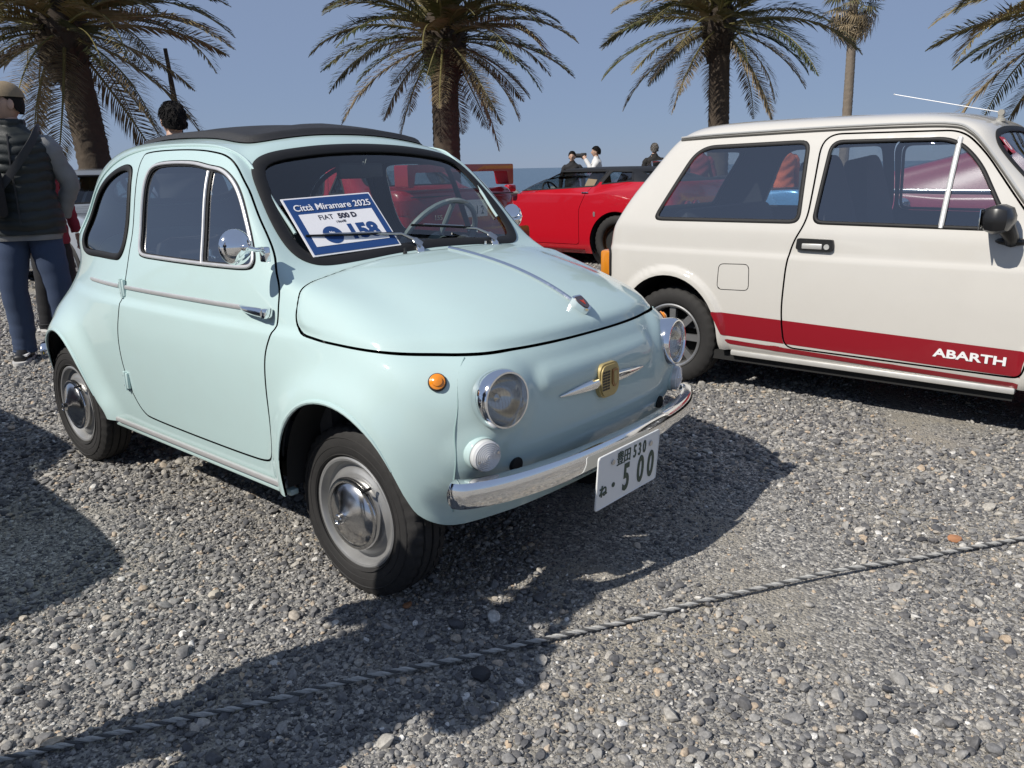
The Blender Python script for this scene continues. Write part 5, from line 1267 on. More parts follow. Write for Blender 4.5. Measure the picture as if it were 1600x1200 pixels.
def fan_palm():
    T = thing('fan_palm', 'tall slim fan palm far behind the white hatchback', 'palm tree', (-7.2, 24.65, 0)); r = random.Random(4)
    trunk_mb(5.9, .15, .12, (-.1, 0), seed=9).build('trunk', mat('fan_bark', (.17, .14, .11), .9, noise=.35, nscale=8, bump=.6), T)
    top = Vector((-.1, 0, 5.95))
    def fan(seed, droop):
        rr = random.Random(seed); V = []; F = []; b = MB(); b.tube([(0, 0, 0), (.35, 0, .03), (.65, 0, -.02)], [.014, .011, .008], 5); V = list(b.v); F = [list(f) for f in b.f]; c = Vector((.65, 0, -.02))
        for k in range(22):
            a = R_(-125+250*k/21); d = Vector((math.cos(a), math.sin(a), .08)); L = .55*rr.uniform(.8, 1.1); w = Vector((-d.y, d.x, 0))*.024; m = c+d*L*.6; t = c+d*L+Vector((0, 0, -droop*rr.uniform(.6, 1.3))); q = len(V)
            V += [tuple(c), tuple(m+w), tuple(m-w), tuple(t)]; F += [[q, q+1, q+2], [q+1, q+3, q+2]]
        me = bpy.data.meshes.new('fan_leaf'); me.from_pydata(V, [], F); me.update(); return me
    ms = [fan(1, .12), fan(2, .2), fan(3, .3)]; dry = fan(4, .35)
    for m in ms: m.materials.append(LEAF)
    dry.materials.append(LEAFD)
    for k in range(46):
        t = k/45; o = bpy.data.objects.new('fan_leaf', dry if t > .62 else ms[k % 3]); link(o, T); a = k*2.4; el = 1.15-2.5*t
        o.location = top+Vector((0, 0, .12-.5*t)); o.rotation_euler = Euler((r.uniform(-.3, .3), -el, a)); o.scale = [r.uniform(.8, 1.0)*.95]*3
fan_palm()
T = thing('wooden_post', 'thin dark leaning post behind the black haired man', 'post', (-10.55, 4.72, 0))
b = MB(); b.tube([(0, 0, 0), (-.05, -.04, 2.0), (-.10, -.10, 3.05)], [.042, .036, .03], 8); b.build('post_shaft', mat('post_wood', (.05, .04, .03), .8, noise=.3), T)
b = MB(); b.tube([(-.10, -.10, 3.03), (-.14, -.08, 2.6), (-.12, -.06, 2.1), (-.08, -.05, 1.7)], .008, 5); b.build('hanging_wire', DARK, T)
# ---------------------------------------------------------------- people
def skin_mesh(J, E, root, sub=2):
    """J: {name: (x,y,z, rx[, ry])}; E: pairs -> smooth skinned surface (V, F)"""
    names = list(J); ix = {n: i for i, n in enumerate(names)}
    me = bpy.data.meshes.new('sk'); me.from_pydata([J[n][:3] for n in names], [(ix[a], ix[b]) for a, b in E], [])
    o = bpy.data.objects.new('sk', me); WORK.collection.objects.link(o)
    md = o.modifiers.new('s', 'SKIN'); md.use_smooth_shade = True
    sv = me.skin_vertices[0].data if me.skin_vertices else None
    if sv is None: me.skin_vertices.new(); sv = me.skin_vertices[0].data
    for n in names:
        q = J[n]; sv[ix[n]].radius = (q[3], q[4] if len(q) > 4 else q[3]); sv[ix[n]].use_root = n == root
    m2 = o.modifiers.new('d', 'SUBSURF'); m2.levels = sub; m2.render_levels = sub
    dg = work_graph(); r = bpy.data.meshes.new_from_object(o.evaluated_get(dg))
    V = [v.co[:] for v in r.vertices]; F = [list(p.vertices) for p in r.polygons]
    bpy.data.objects.remove(o); bpy.data.meshes.remove(r); return V, F

def head_mesh(M):
    """head about 0.23 m tall, facing +x, chin at the bottom"""
    V = []; F = []; nu, nv = 28, 22
    for j in range(nv+1):
        th = math.pi*j/nv
        for i in range(nu):
            a = 2*math.pi*i/nu; x = math.sin(th)*math.cos(a); y = math.sin(th)*math.sin(a); z = math.cos(th)
            X = x*.098; Y = y*.076; Z = z*.118
            if z < 0: k = 1+.34*z; Y *= k; X *= (1+.10*z) if x > 0 else (1+.45*z)
            if x > 0:
                X -= .006*max(0, 1-abs(z-.15)/.25)*(1-min(1, abs(abs(y)-.33)/.3))      # eye sockets
                X += .024*math.exp(-((y/.16)**2))*math.exp(-(((z+.12)/.17)**2))          # nose
                X += .006*math.exp(-((y/.3)**2))*math.exp(-(((z+.48)/.09)**2))           # lips
                X += .008*math.exp(-((y/.35)**2))*math.exp(-(((z+.85)/.15)**2))          # chin
            V.append(M @ Vector((X, Y, Z)))
    for j in range(nv):
        for i in range(nu): F.append((j*nu+i, (j+1)*nu+i, (j+1)*nu+(i+1) % nu, j*nu+(i+1) % nu))
    b = MB(); b.add(V, F, smooth=True)
    for s in (-1, 1):
        b.ball((0, 0, 0), (.020, .009, .033), 12, 8, M=M @ Matrix.Translation((-.008, s*.078, -.005)) @ Matrix.Rotation(s*-.35, 4, 'Z'))
    return b

def loft(rings, fold=.0, seed=0, n=40):
    """closed elliptical sections stacked in z, with shallow folds"""
    zs = [q[0] for q in rings]; Z = np.linspace(zs[0], zs[-1], 48); A = np.interp(Z, zs, [q[1] for q in rings]); C = np.interp(Z, zs, [q[2] for q in rings])
    for _ in range(2):
        A[1:-1] = (A[:-2]+2*A[1:-1]+A[2:])/4; C[1:-1] = (C[:-2]+2*C[1:-1]+C[2:])/4
    V = []; F = []
    for i, z in enumerate(Z):
        for k in range(n):
            a = 2*math.pi*k/n; f = fold*(math.sin(z*44+3*math.sin(a*2+seed))+.6*math.sin(z*23-a*3+seed)); V.append(((A[i]+f)*math.copysign(abs(math.cos(a))**.9, math.cos(a)), (C[i]+f)*math.copysign(abs(math.sin(a))**.9, math.sin(a)), float(z)))
    for i in range(len(Z)-1):
        for k in range(n): F.append((i*n+k, i*n+(k+1) % n, (i+1)*n+(k+1) % n, (i+1)*n+k))
    F.append(tuple(range(n))[::-1]); return V, F

def hand(b, wrist, d, side, curl=.5, n=None):
    """palm, four fingers and a thumb hanging from the wrist along d"""
    d = Vector(d).normalized(); n = Vector(n or (0, side, 0)); n = (n-d*n.dot(d)).normalized(); w = d.cross(n); p = Vector(wrist)
    b.tube([p, p+d*.045, p+d*.088], [.026, .034, .030], 8, flat=(.55, 1.15), up=n)
    for k, L in enumerate((.066, .076, .071, .056)):
        q = p+d*.085+w*(.030-.020*k); e1 = (d-n*curl*.6).normalized(); e2 = (d-n*curl*1.5).normalized()
        b.tube([q-d*.012, q+e1*L*.5, q+e1*L*.5+e2*L*.5], [.0092, .0086, .007], 6)
    q = p+d*.03+w*.030; b.tube([q, q+(w*.7+d*.6-n*.25)*.036, q+(w*.45+d*.95-n*.5)*.066], [.012, .0105, .008], 6)

def person(label, loc, rz, h=1.72, top=None, sleeve=None, legs=None, shoe=None, hair=(.012, .010, .009), head_turn=0, head_tilt=0, arms=None, extras=None, group=None, stance=.10, skin=(.46, .29, .21), bulk=1.0, step=.0, cap=False):
    T = thing('person', label, 'person', loc, rz, group); s = h/1.75; B = bulk
    T.scale = (s, s, s)
    SK = mat('skin_%.2f' % skin[0], skin, .5, noise=.08, nscale=30)
    arms = arms or {-1: ((.0, -.27, 1.14), (.05, -.29, .88)), 1: ((.0, .27, 1.14), (.05, .29, .88))}   # elbow, wrist
    J = {'pel': (0, 0, .96, .095, .125*B), 'wai': (0, 0, 1.09, .09, .115*B), 'che': (.005, 0, 1.27, .100, .14*B), 'nec': (-.005, 0, 1.44, .052, .060), 'nek': (.0, 0, 1.53, .054, .056), 'skl': (.012, 0, 1.60, .060, .058)}
    E = [('pel', 'wai'), ('wai', 'che'), ('che', 'nec'), ('nec', 'nek'), ('nek', 'skl')]
    for sd in (-1, 1):
        k = 'L' if sd > 0 else 'R'; fx = step*sd
        J[k+'sh'] = (-.005, sd*.140*B, 1.385, .048); J[k+'el'] = (*arms[sd][0], .044); J[k+'wr'] = (*arms[sd][1], .030)
        E += [('nec', k+'sh'), (k+'sh', k+'el'), (k+'el', k+'wr')]
        J[k+'hi'] = (0, sd*.085, .90, .095); J[k+'kn'] = (.02+fx*.6, sd*stance, .50, .062); J[k+'an'] = (-.02+fx, sd*(stance+.01), .09, .042)
        E += [('pel', k+'hi'), (k+'hi', k+'kn'), (k+'kn', k+'an')]
    V, F = skin_mesh(J, E, 'pel')
    hm = Matrix.Translation((.015, 0, 1.635)) @ Matrix.Rotation(head_turn, 4, 'Z') @ Matrix.Rotation(head_tilt, 4, 'Y')
    b = head_mesh(hm); b.add(V, F, smooth=True)
    for sd in (-1, 1):
        el, wr = Vector(arms[sd][0]), Vector(arms[sd][1]); hand(b, wr, wr-el, sd, .5)
    b.build('body', SK, T)
    # garments are lofted round the same skeleton, a little fuller, with folds
    up = [(.80, .140, .190), (.84, .150, .200), (.92, .148, .196), (1.02, .134, .180), (1.12, .124, .166), (1.22, .130, .176), (1.31, .132, .186), (1.37, .126, .194), (1.42, .112, .182), (1.455, .092, .145), (1.48, .072, .092), (1.51, .066, .070), (1.535, .064, .066)]
    G = [(z, a_*(.75+.25*B)*(1.0 if z < 1.4 else 1), c_*(B if z < 1.43 else 1)) for z, a_, c_ in up]
    b = MB(); b.add(*loft(G, .006, 3), smooth=True)
    for sd in (-1, 1):
        el, wr = Vector(arms[sd][0]), Vector(arms[sd][1]); sh = Vector((-.005, sd*.150*B, 1.392)); e = wr*.95+el*.05
        pts = spline([sh+Vector((0, -sd*.05, .0)), sh+Vector((0, sd*.030, -.020)), sh*.5+el*.5+Vector((0, sd*.01, 0)), el, el*.5+e*.5, e], 5, False)
        rr = np.interp(np.linspace(0, 1, len(pts)), [0, .2, .4, .6, .8, 1], [.060, .076, .066, .060, .052, .047])
        rr = [r_*(1+.05*math.sin(i*2.1)+.03*math.sin(i*3.7)) for i, r_ in enumerate(rr)]
        b.tube(pts.tolist(), rr, 14)
    b.build('jacket', sleeve or top, T)
    b = MB(); b.add(*loft([(1.04, .116, .158*B), (1.0, .122, .166*B), (.94, .130, .178*B), (.88, .130, .180*B), (.84, .118, .165*B), (.82, .09, .12*B)][::-1], .003, 5), smooth=True)
    for sd in (-1, 1):
        fx = step*sd
        pts = spline([(0, sd*.080, .92), (0, sd*.088, .84), (.018+fx*.3, sd*(.088+stance)/2, .68), (.022+fx*.6, sd*stance, .50), (-.008+fx*.8, sd*stance, .30), (-.018+fx, sd*(stance+.008), .12), (-.018+fx, sd*(stance+.01), .055)], 6, False)
        rr = np.interp(np.linspace(0, 1, len(pts)), [0, .17, .35, .5, .68, .85, 1], [.100, .108, .098, .082, .078, .070, .074])
        rr = [r_*(1+.025*math.sin(i*1.9)+(.05*math.sin(i*2.6) if i > len(rr)*.72 else 0)) for i, r_ in enumerate(rr)]
        b.tube(pts.tolist(), rr, 16)
    b.build('trousers', legs, T)
    for sd in (-1, 1):
        fx = step*sd; y = sd*(stance+.015); o = MB()
        V, F = skin_mesh({'h': (-.075+fx, y, .045, .040, .045), 'a': (-.03+fx, y, .060, .048, .050), 'm': (.06+fx, y, .045, .044, .036), 't': (.145+fx, y*1.04, .035, .042, .028)}, [('h', 'a'), ('a', 'm'), ('m', 't')], 'a')
        o.add(V, F, smooth=True); sh = o.build('shoe', shoe, T)
        o = MB(); o.prism(rpoly([(-.13+fx, y-.045), (.10+fx, y-.052), (.19+fx, y-.03), (.19+fx, y+.03), (.10+fx, y+.052), (-.13+fx, y+.045)], .03, 4), 0, .022); o.build('sole', mat('sole_white', (.55, .54, .52), .6), sh)
    # hair: a shell over the skull with a ragged edge
    if hair is not None:
        hb = MB(); V = []; F = []; nu, nv = 30, 14; r = random.Random(3)
        for j in range(nv+1):
            for i in range(nu):
                a = 2*math.pi*i/nu; t2 = math.pi*j/nv*float(np.interp(math.cos(a), [-1, -.35, .15, .6, 1], [.66, .62, .44, .37, .33])); k = (1.02 if cap else 1.09)+r.uniform(-.02, .025)*(not cap)
                V.append(hm @ Vector((.100*k*math.sin(t2)*math.cos(a)-.008, .080*k*math.sin(t2)*math.sin(a), .124*k*math.cos(t2)+.002)))
        for j in range(nv):
            for i in range(nu): F.append((j*nu+i, (j+1)*nu+i, (j+1)*nu+(i+1) % nu, j*nu+(i+1) % nu))
        hb.add(V, F, smooth=True)
        for k in range(0 if cap else 420):
            a = r.uniform(0, 6.283); th = r.uniform(0, .95)*math.pi*float(np.interp(math.cos(a), [-1, -.35, .15, .6, 1], [.62, .58, .42, .36, .32])); n = Vector((math.sin(th)*math.cos(a), math.sin(th)*math.sin(a), math.cos(th))); c = Vector((.104*n.x-.008, .083*n.y, .129*n.z))
            tn = Vector((r.uniform(-1, 1), r.uniform(-1, 1), -.6)); tn = (tn-n*tn.dot(n)).normalized()
            hb.tube([hm @ c, hm @ (c+tn*.02+n*.008), hm @ (c+tn*.045+n*.004)], [.004, .0032, .0006], 3)
        hb.build('hair', mat('hair_%.3f' % hair[0], hair, .75, noise=.35, nscale=90, spec=.2, bump=.8, bscale=300), T)
    for sd in (-1, 1):
        e = MB(); e.ball((0, 0, 0), .0085, 8, 6, M=hm @ Matrix.Translation((.083, sd*.030, .012))); e.build('eye', mat('eye_dark', (.05, .04, .04), .2), T)
    if extras: extras(T, hm, J, G, None)
    return T
CLOTH = lambda n, c, r=.85, ns=12: mat(n, c, r, noise=.22, nscale=ns, bump=.5, bscale=260)
JEANS = CLOTH('jeans_blue', (.035, .055, .105), .9, 7); BLACKT = CLOTH('black_cloth', (.014, .014, .016)); SHOEB = mat('shoe_black', (.016, .016, .018), .5, noise=.2)

def vest_extras(T, hm, J, G, Eg):
    R0 = [(z, a_+.024, c_+(.020 if z < 1.36 else .008)) for z, a_, c_ in G if z < 1.5]+[(1.50, .084, .092), (1.545, .078, .080)]; R0 = [(.835, .160, .222)]+[q for q in R0 if q[0] >= .90]
    Z = np.linspace(.835, 1.545, 116); zs = [q[0] for q in R0]; A = np.interp(Z, zs, [q[1] for q in R0]); C = np.interp(Z, zs, [q[2] for q in R0]); V2 = []; F = []; n = 48
    for _ in range(3): A[1:-1] = (A[:-2]+2*A[1:-1]+A[2:])/4; C[1:-1] = (C[:-2]+2*C[1:-1]+C[2:])/4
    for i, z in enumerate(Z):
        for k in range(n):
            a = 2*math.pi*k/n; q = .010*(abs(math.sin(math.pi*(z+.010*math.sin(a*3+1)+.004*math.sin(a*11))/.058))**.7)-.004+.004*math.sin(a*7+z*31)*math.sin(a*3-z*17); V2.append(((A[i]+q)*math.cos(a), (C[i]+q)*math.sin(a), float(z)))
    for i in range(len(Z)-1):
        for k in range(n): F.append((i*n+k, i*n+(k+1) % n, (i+1)*n+(k+1) % n, (i+1)*n+k))
    b = MB(); b.add(V2, F, smooth=True); b.build('quilted_vest', mat('vest_cloth', (.010, .014, .014), .55, noise=.25, nscale=25, bump=.3), T)
    b = MB(); b.tube([(float(np.interp(z, [.9, 1.1, 1.3, 1.45], [.172, .166, .170, .135])), .01, float(z)) for z in np.linspace(.90, 1.45, 14)], .006, 5); b.build('zip', DARK, T)
    b = MB(); P = [(.17, .15, 1.41), (.215, .08, 1.30), (.215, -.05, 1.14), (.17, -.17, 1.02), (.02, -.235, .98), (-.13, -.14, 1.06), (-.18, .03, 1.28), (-.10, .14, 1.47), (.06, .165, 1.49)]
    b.tube(spline(P, 5).tolist(), .026, 6, closed=True, flat=(.22, 1), up=[(Vector((x, y, 0))*1).normalized()[:] for x, y, z in spline(P, 5)]); b.build('bag_strap', DARK, T)
    b = MB(); b.box((0, 0, 0), (.09, .20, .30), M=Matrix.Translation((.205, -.13, 1.10)) @ Matrix.Rotation(R_(-35), 4, 'Z'), bev=.03); b.build('sling_bag', CLOTH('bag_black', (.010, .010, .011)), T)
    # cap
    b = MB(); V = []; F = []; nu, nv = 28, 9
    for j in range(nv+1):
        th = .47*math.pi*j/nv
        for i in range(nu):
            a = 2*math.pi*i/nu; V.append(hm @ Vector((.113*math.sin(th)*math.cos(a)-.006, .091*math.sin(th)*math.sin(a), .030+.108*math.cos(th))))
    for j in range(nv):
        for i in range(nu): F.append((j*nu+i, (j+1)*nu+i, (j+1)*nu+(i+1) % nu, j*nu+(i+1) % nu))
    b.add(V, F, smooth=True); CAP = CLOTH('cap_tan', (.23, .175, .11)); c = b.build('cap', CAP, T)
    b = MB(); n = 12; V = []; F = []
    for i in range(n+1):
        a = -1.15+2.3*i/n; V += [hm @ Vector((.104*math.cos(a)-.006, .088*math.sin(a), .040)), hm @ Vector((.104*math.cos(a)+.075*max(.1, math.cos(a*1.1)), .088*math.sin(a)*1.0, .022))]
    for i in range(n): F.append((2*i, 2*i+1, 2*i+3, 2*i+2))
    V += [v-Vector((0, 0, .005)) for v in V]; F += [tuple(q+2*(n+1) for q in f) for f in F[:n]]
    b.add(V, F, smooth=True); b.build('cap_peak', CAP, c)
    b = MB()
    for sd in (-1, 1):
        b = MB(); b.box((0, 0, 0), (.14, .05, .012), M=Matrix.Translation((.05, sd*.125, .055))); b.build('shoe_stripe', mat('stripe_white', (.7, .7, .7), .5), T)
GREYS = CLOTH('grey_knit', (.22, .22, .22)); SHIRT = CLOTH('white_shirt', (.6, .6, .6))
person('man in tan cap, dark quilted vest and jeans at the left edge', (-4.17, .10, 0), R_(-32), 1.77, sleeve=GREYS, legs=JEANS, shoe=SHOEB, head_turn=R_(-62), extras=vest_extras, cap=True, stance=.13, bulk=1.06,
       arms={-1: ((-.02, -.30, 1.14), (.05, -.31, .90)), 1: ((-.08, .275, 1.15), (-.15, .19, .93))})
person('person in red jacket and black trousers behind the man in the vest', (-5.30, .62, 0), R_(20), 1.50, sleeve=CLOTH('red_jacket', (.20, .012, .025)), legs=BLACKT, shoe=SHOEB, stance=.12)
person('black haired man seen from behind above the mint car roof', (-3.66, .93, 0), R_(160), 1.66, sleeve=BLACKT, legs=JEANS, shoe=SHOEB, hair=(.006, .005, .005), head_turn=R_(10))
def camera_extra(T, hm, J, G, Eg):
    b = MB(); b.box((.30, 0, 1.56), (.14, .16, .12), bev=.02); c = b.build('camera_body', DARK, T)
    b = MB(); b.cyl((.36, 0, 1.56), (.54, 0, 1.56), .05, 16); b.build('camera_lens', DARK, c)
UPARM = {-1: ((.10, -.30, 1.22), (.26, -.12, 1.48)), 1: ((.10, .30, 1.22), (.26, .12, 1.48))}
person('photographer raising a black camera beyond the red sports car', (-8.6, 13.1, 0), R_(215), 1.62, sleeve=SHIRT, legs=BLACKT, shoe=SHOEB, arms=UPARM, extras=camera_extra)
person('dark haired person standing beside the photographer', (-8.85, 12.55, 0), R_(-60), 1.52, sleeve=BLACKT, legs=BLACKT, shoe=SHOEB)
person('grey haired man in black jacket between the red sports car and the white hatchback', (-7.45, 13.6, 0), R_(125), 1.65, sleeve=CLOTH('dark_jacket', (.013, .012, .012)), legs=BLACKT, shoe=SHOEB, hair=(.14, .13, .12))
person('person in orange jacket seen through the rear side window of the white hatchback', (-2.99, 9.67, 0), R_(150), 1.60, sleeve=CLOTH('orange_jacket', (.62, .14, .055)), legs=BLACKT, shoe=SHOEB, hair=(.3, .29, .28))
person('person in dull red jacket seen through the tail of the white hatchback', (-4.30, 9.60, 0), R_(140), 1.60, sleeve=CLOTH('dull_red_jacket', (.22, .03, .04)), legs=BLACKT, shoe=SHOEB)
person('bystander in dark coat beside the mint car front wheel, out of frame to the left', (.08, -1.94, 0), R_(75), 1.71, sleeve=CLOTH('navy_coat', (.02, .025, .04)), legs=BLACKT, shoe=SHOEB, stance=.13, bulk=1.25,
       arms={-1: ((.04, -.27, 1.16), (.24, -.14, 1.30)), 1: ((.02, .30, 1.16), (.22, .16, 1.30))})
# ---------------------------------------------------------------- gravel lot, shore, sea
FH = Vector((math.cos(_yaw), math.sin(_yaw), 0)); RH = Vector((math.sin(_yaw), -math.cos(_yaw), 0)); C0 = Vector((CAM_LOC.x, CAM_LOC.y, 0))
def gw(f, r, z=0): p = C0+FH*f+RH*r; return (p.x, p.y, z)
def gravel_mat():
    m = bpy.data.materials.new('gravel_ground'); m.use_nodes = True; nt = m.node_tree; p = nt.nodes['Principled BSDF']; N = nt.nodes.new; L = nt.links.new
    tc = N('ShaderNodeTexCoord'); vo = N('ShaderNodeTexVoronoi'); vo.inputs['Scale'].default_value = 105; vo.inputs['Randomness'].default_value = 1
    L(tc.outputs['Object'], vo.inputs['Vector'])
    hs = N('ShaderNodeSeparateColor'); L(vo.outputs['Color'], hs.inputs[0])
    r = N('ShaderNodeValToRGB'); e = r.color_ramp.elements; e[0].position = 0; e[0].color = (.09, .092, .10, 1); e[1].position = 1; e[1].color = (.66, .63, .58, 1)
    for q, c in ((.3, (.20, .192, .18, 1)), (.55, (.31, .297, .275, 1)), (.8, (.42, .40, .36, 1))): k = e.new(q); k.color = c
    L(hs.outputs[0], r.inputs[0])
    no = N('ShaderNodeTexNoise'); no.inputs['Scale'].default_value = 1.7; no.inputs['Detail'].default_value = 6; no.inputs['Roughness'].default_value = .65; L(tc.outputs['Object'], no.inputs['Vector'])
    mr = N('ShaderNodeMapRange'); mr.inputs[1].default_value = .46; mr.inputs[2].default_value = .62; L(no.outputs['Fac'], mr.inputs[0])
    fn = N('ShaderNodeTexNoise'); fn.inputs['Scale'].default_value = 380; fn.inputs['Detail'].default_value = 3; L(tc.outputs['Object'], fn.inputs['Vector'])
    sr = N('ShaderNodeValToRGB'); sr.color_ramp.elements[0].color = (.19, .175, .15, 1); sr.color_ramp.elements[1].color = (.50, .455, .375, 1); sr.color_ramp.elements[0].position = .3; sr.color_ramp.elements[1].position = .7; L(fn.outputs['Fac'], sr.inputs[0])
    mx = N('ShaderNodeMix'); mx.data_type = 'RGBA'; L(mr.outputs[0], mx.inputs[0]); L(r.outputs[0], mx.inputs[6]); L(sr.outputs[0], mx.inputs[7]); L(mx.outputs[2], p.inputs['Base Color'])
    p.inputs['Roughness'].default_value = .92
    ad = N('ShaderNodeMath'); ad.operation = 'MULTIPLY_ADD'; ad.inputs[1].default_value = -1.6; L(vo.outputs['Distance'], ad.inputs[0]); L(fn.outputs['Fac'], ad.inputs[2])
    bp = N('ShaderNodeBump'); bp.inputs['Strength'].default_value = .8; bp.inputs['Distance'].default_value = .006; L(ad.outputs[0], bp.inputs['Height']); L(bp.outputs[0], p.inputs['Normal'])
    return m
GM = gravel_mat()
rows = [(-60, 0), (-10, 0), (0, 0), (4, 0), (8, 0), (14, 0), (24, 0), (33, 0), (35, -.25), (38, -1.3), (42, -2.2)]
V = []; F = []; cols = np.linspace(-160, 160, 41)
for f_, z in rows:
    for c in cols: V.append(gw(f_, float(c), z))
nc = len(cols)
for i in range(len(rows)-1):
    for j in range(nc-1): F.append((i*nc+j, i*nc+j+1, (i+1)*nc+j+1, (i+1)*nc+j))
gr = mk('ground', V, F, GM, smooth=False); tag(gr, kind='structure'); bm = bmesh.new(); bm.from_mesh(gr.data); bmesh.ops.recalc_face_normals(bm, faces=bm.faces[:]); bm.to_mesh(gr.data); bm.free()
if gr.data.polygons[0].normal.z < 0: gr.data.flip_normals()

# loose stones: points carrying one of ten stone shapes each
def stone_mesh(seed, flat):
    bm = bmesh.new(); bmesh.ops.create_icosphere(bm, subdivisions=2, radius=1); r = random.Random(seed)
    ax = [Vector((r.gauss(0, 1), r.gauss(0, 1), r.gauss(0, 1))).normalized() for _ in range(9)]; lim = [r.uniform(.55, .95) for _ in ax]
    for v in bm.verts:
        p = v.co.copy()
        for a, l in zip(ax, lim):     # knock flats onto the pebble
            d = p.dot(a)
            if d > l: p -= a*(d-l)*.85
        v.co = Vector((p.x*r.uniform(.98, 1.02), p.y*.78, p.z*flat))
    me = bpy.data.meshes.new('stone'); bm.to_mesh(me); bm.free(); me.polygons.foreach_set('use_smooth', [True]*len(me.polygons))
    try: me.set_sharp_from_angle(angle=R_(26))
    except Exception: pass
    return me
def stone_mat():
    m = bpy.data.materials.new('loose_stone'); m.use_nodes = True; nt = m.node_tree; p = nt.nodes['Principled BSDF']; N = nt.nodes.new; L = nt.links.new
    at = N('ShaderNodeAttribute'); at.attribute_type = 'INSTANCER'; at.attribute_name = 'tone'
    r = N('ShaderNodeValToRGB'); e = r.color_ramp.elements; e[0].position = 0; e[0].color = (.070, .072, .080, 1); e[1].position = 1; e[1].color = (.80, .78, .74, 1)
    for q, c in ((.15, (.125, .122, .122, 1)), (.36, (.215, .210, .204, 1)), (.58, (.325, .312, .29, 1)), (.74, (.42, .39, .34, 1)), (.83, (.47, .36, .25, 1)), (.87, (.52, .50, .46, 1))): k = e.new(q); k.color = c
    L(at.outputs['Fac'], r.inputs[0]); tc = N('ShaderNodeTexCoord'); n = N('ShaderNodeTexNoise'); n.inputs['Scale'].default_value = 2.4; n.inputs['Detail'].default_value = 7; n.inputs['Roughness'].default_value = .7; L(tc.outputs['Object'], n.inputs['Vector'])
    mr = N('ShaderNodeMapRange'); mr.inputs[1].default_value = .3; mr.inputs[2].default_value = .75; mr.inputs[3].default_value = .60; mr.inputs[4].default_value = 1.40; L(n.outputs['Fac'], mr.inputs[0])
    mx = N('ShaderNodeMix'); mx.data_type = 'RGBA'; mx.blend_type = 'MULTIPLY'; mx.inputs[0].default_value = 1; L(r.outputs[0], mx.inputs[6]); cb = N('ShaderNodeCombineColor')
    for k in range(3): L(mr.outputs[0], cb.inputs[k])
    L(cb.outputs[0], mx.inputs[7]); L(mx.outputs[2], p.inputs['Base Color']); p.inputs['Roughness'].default_value = .8
    return m
SM = stone_mat(); src = bpy.data.collections.new('stone_shapes'); SHAPES = []
for k in range(10):
    me = stone_mesh(k, .45+.05*(k % 5)); me.materials.append(SM); SHAPES.append(me); src.objects.link(bpy.data.objects.new('stone_shape', me))
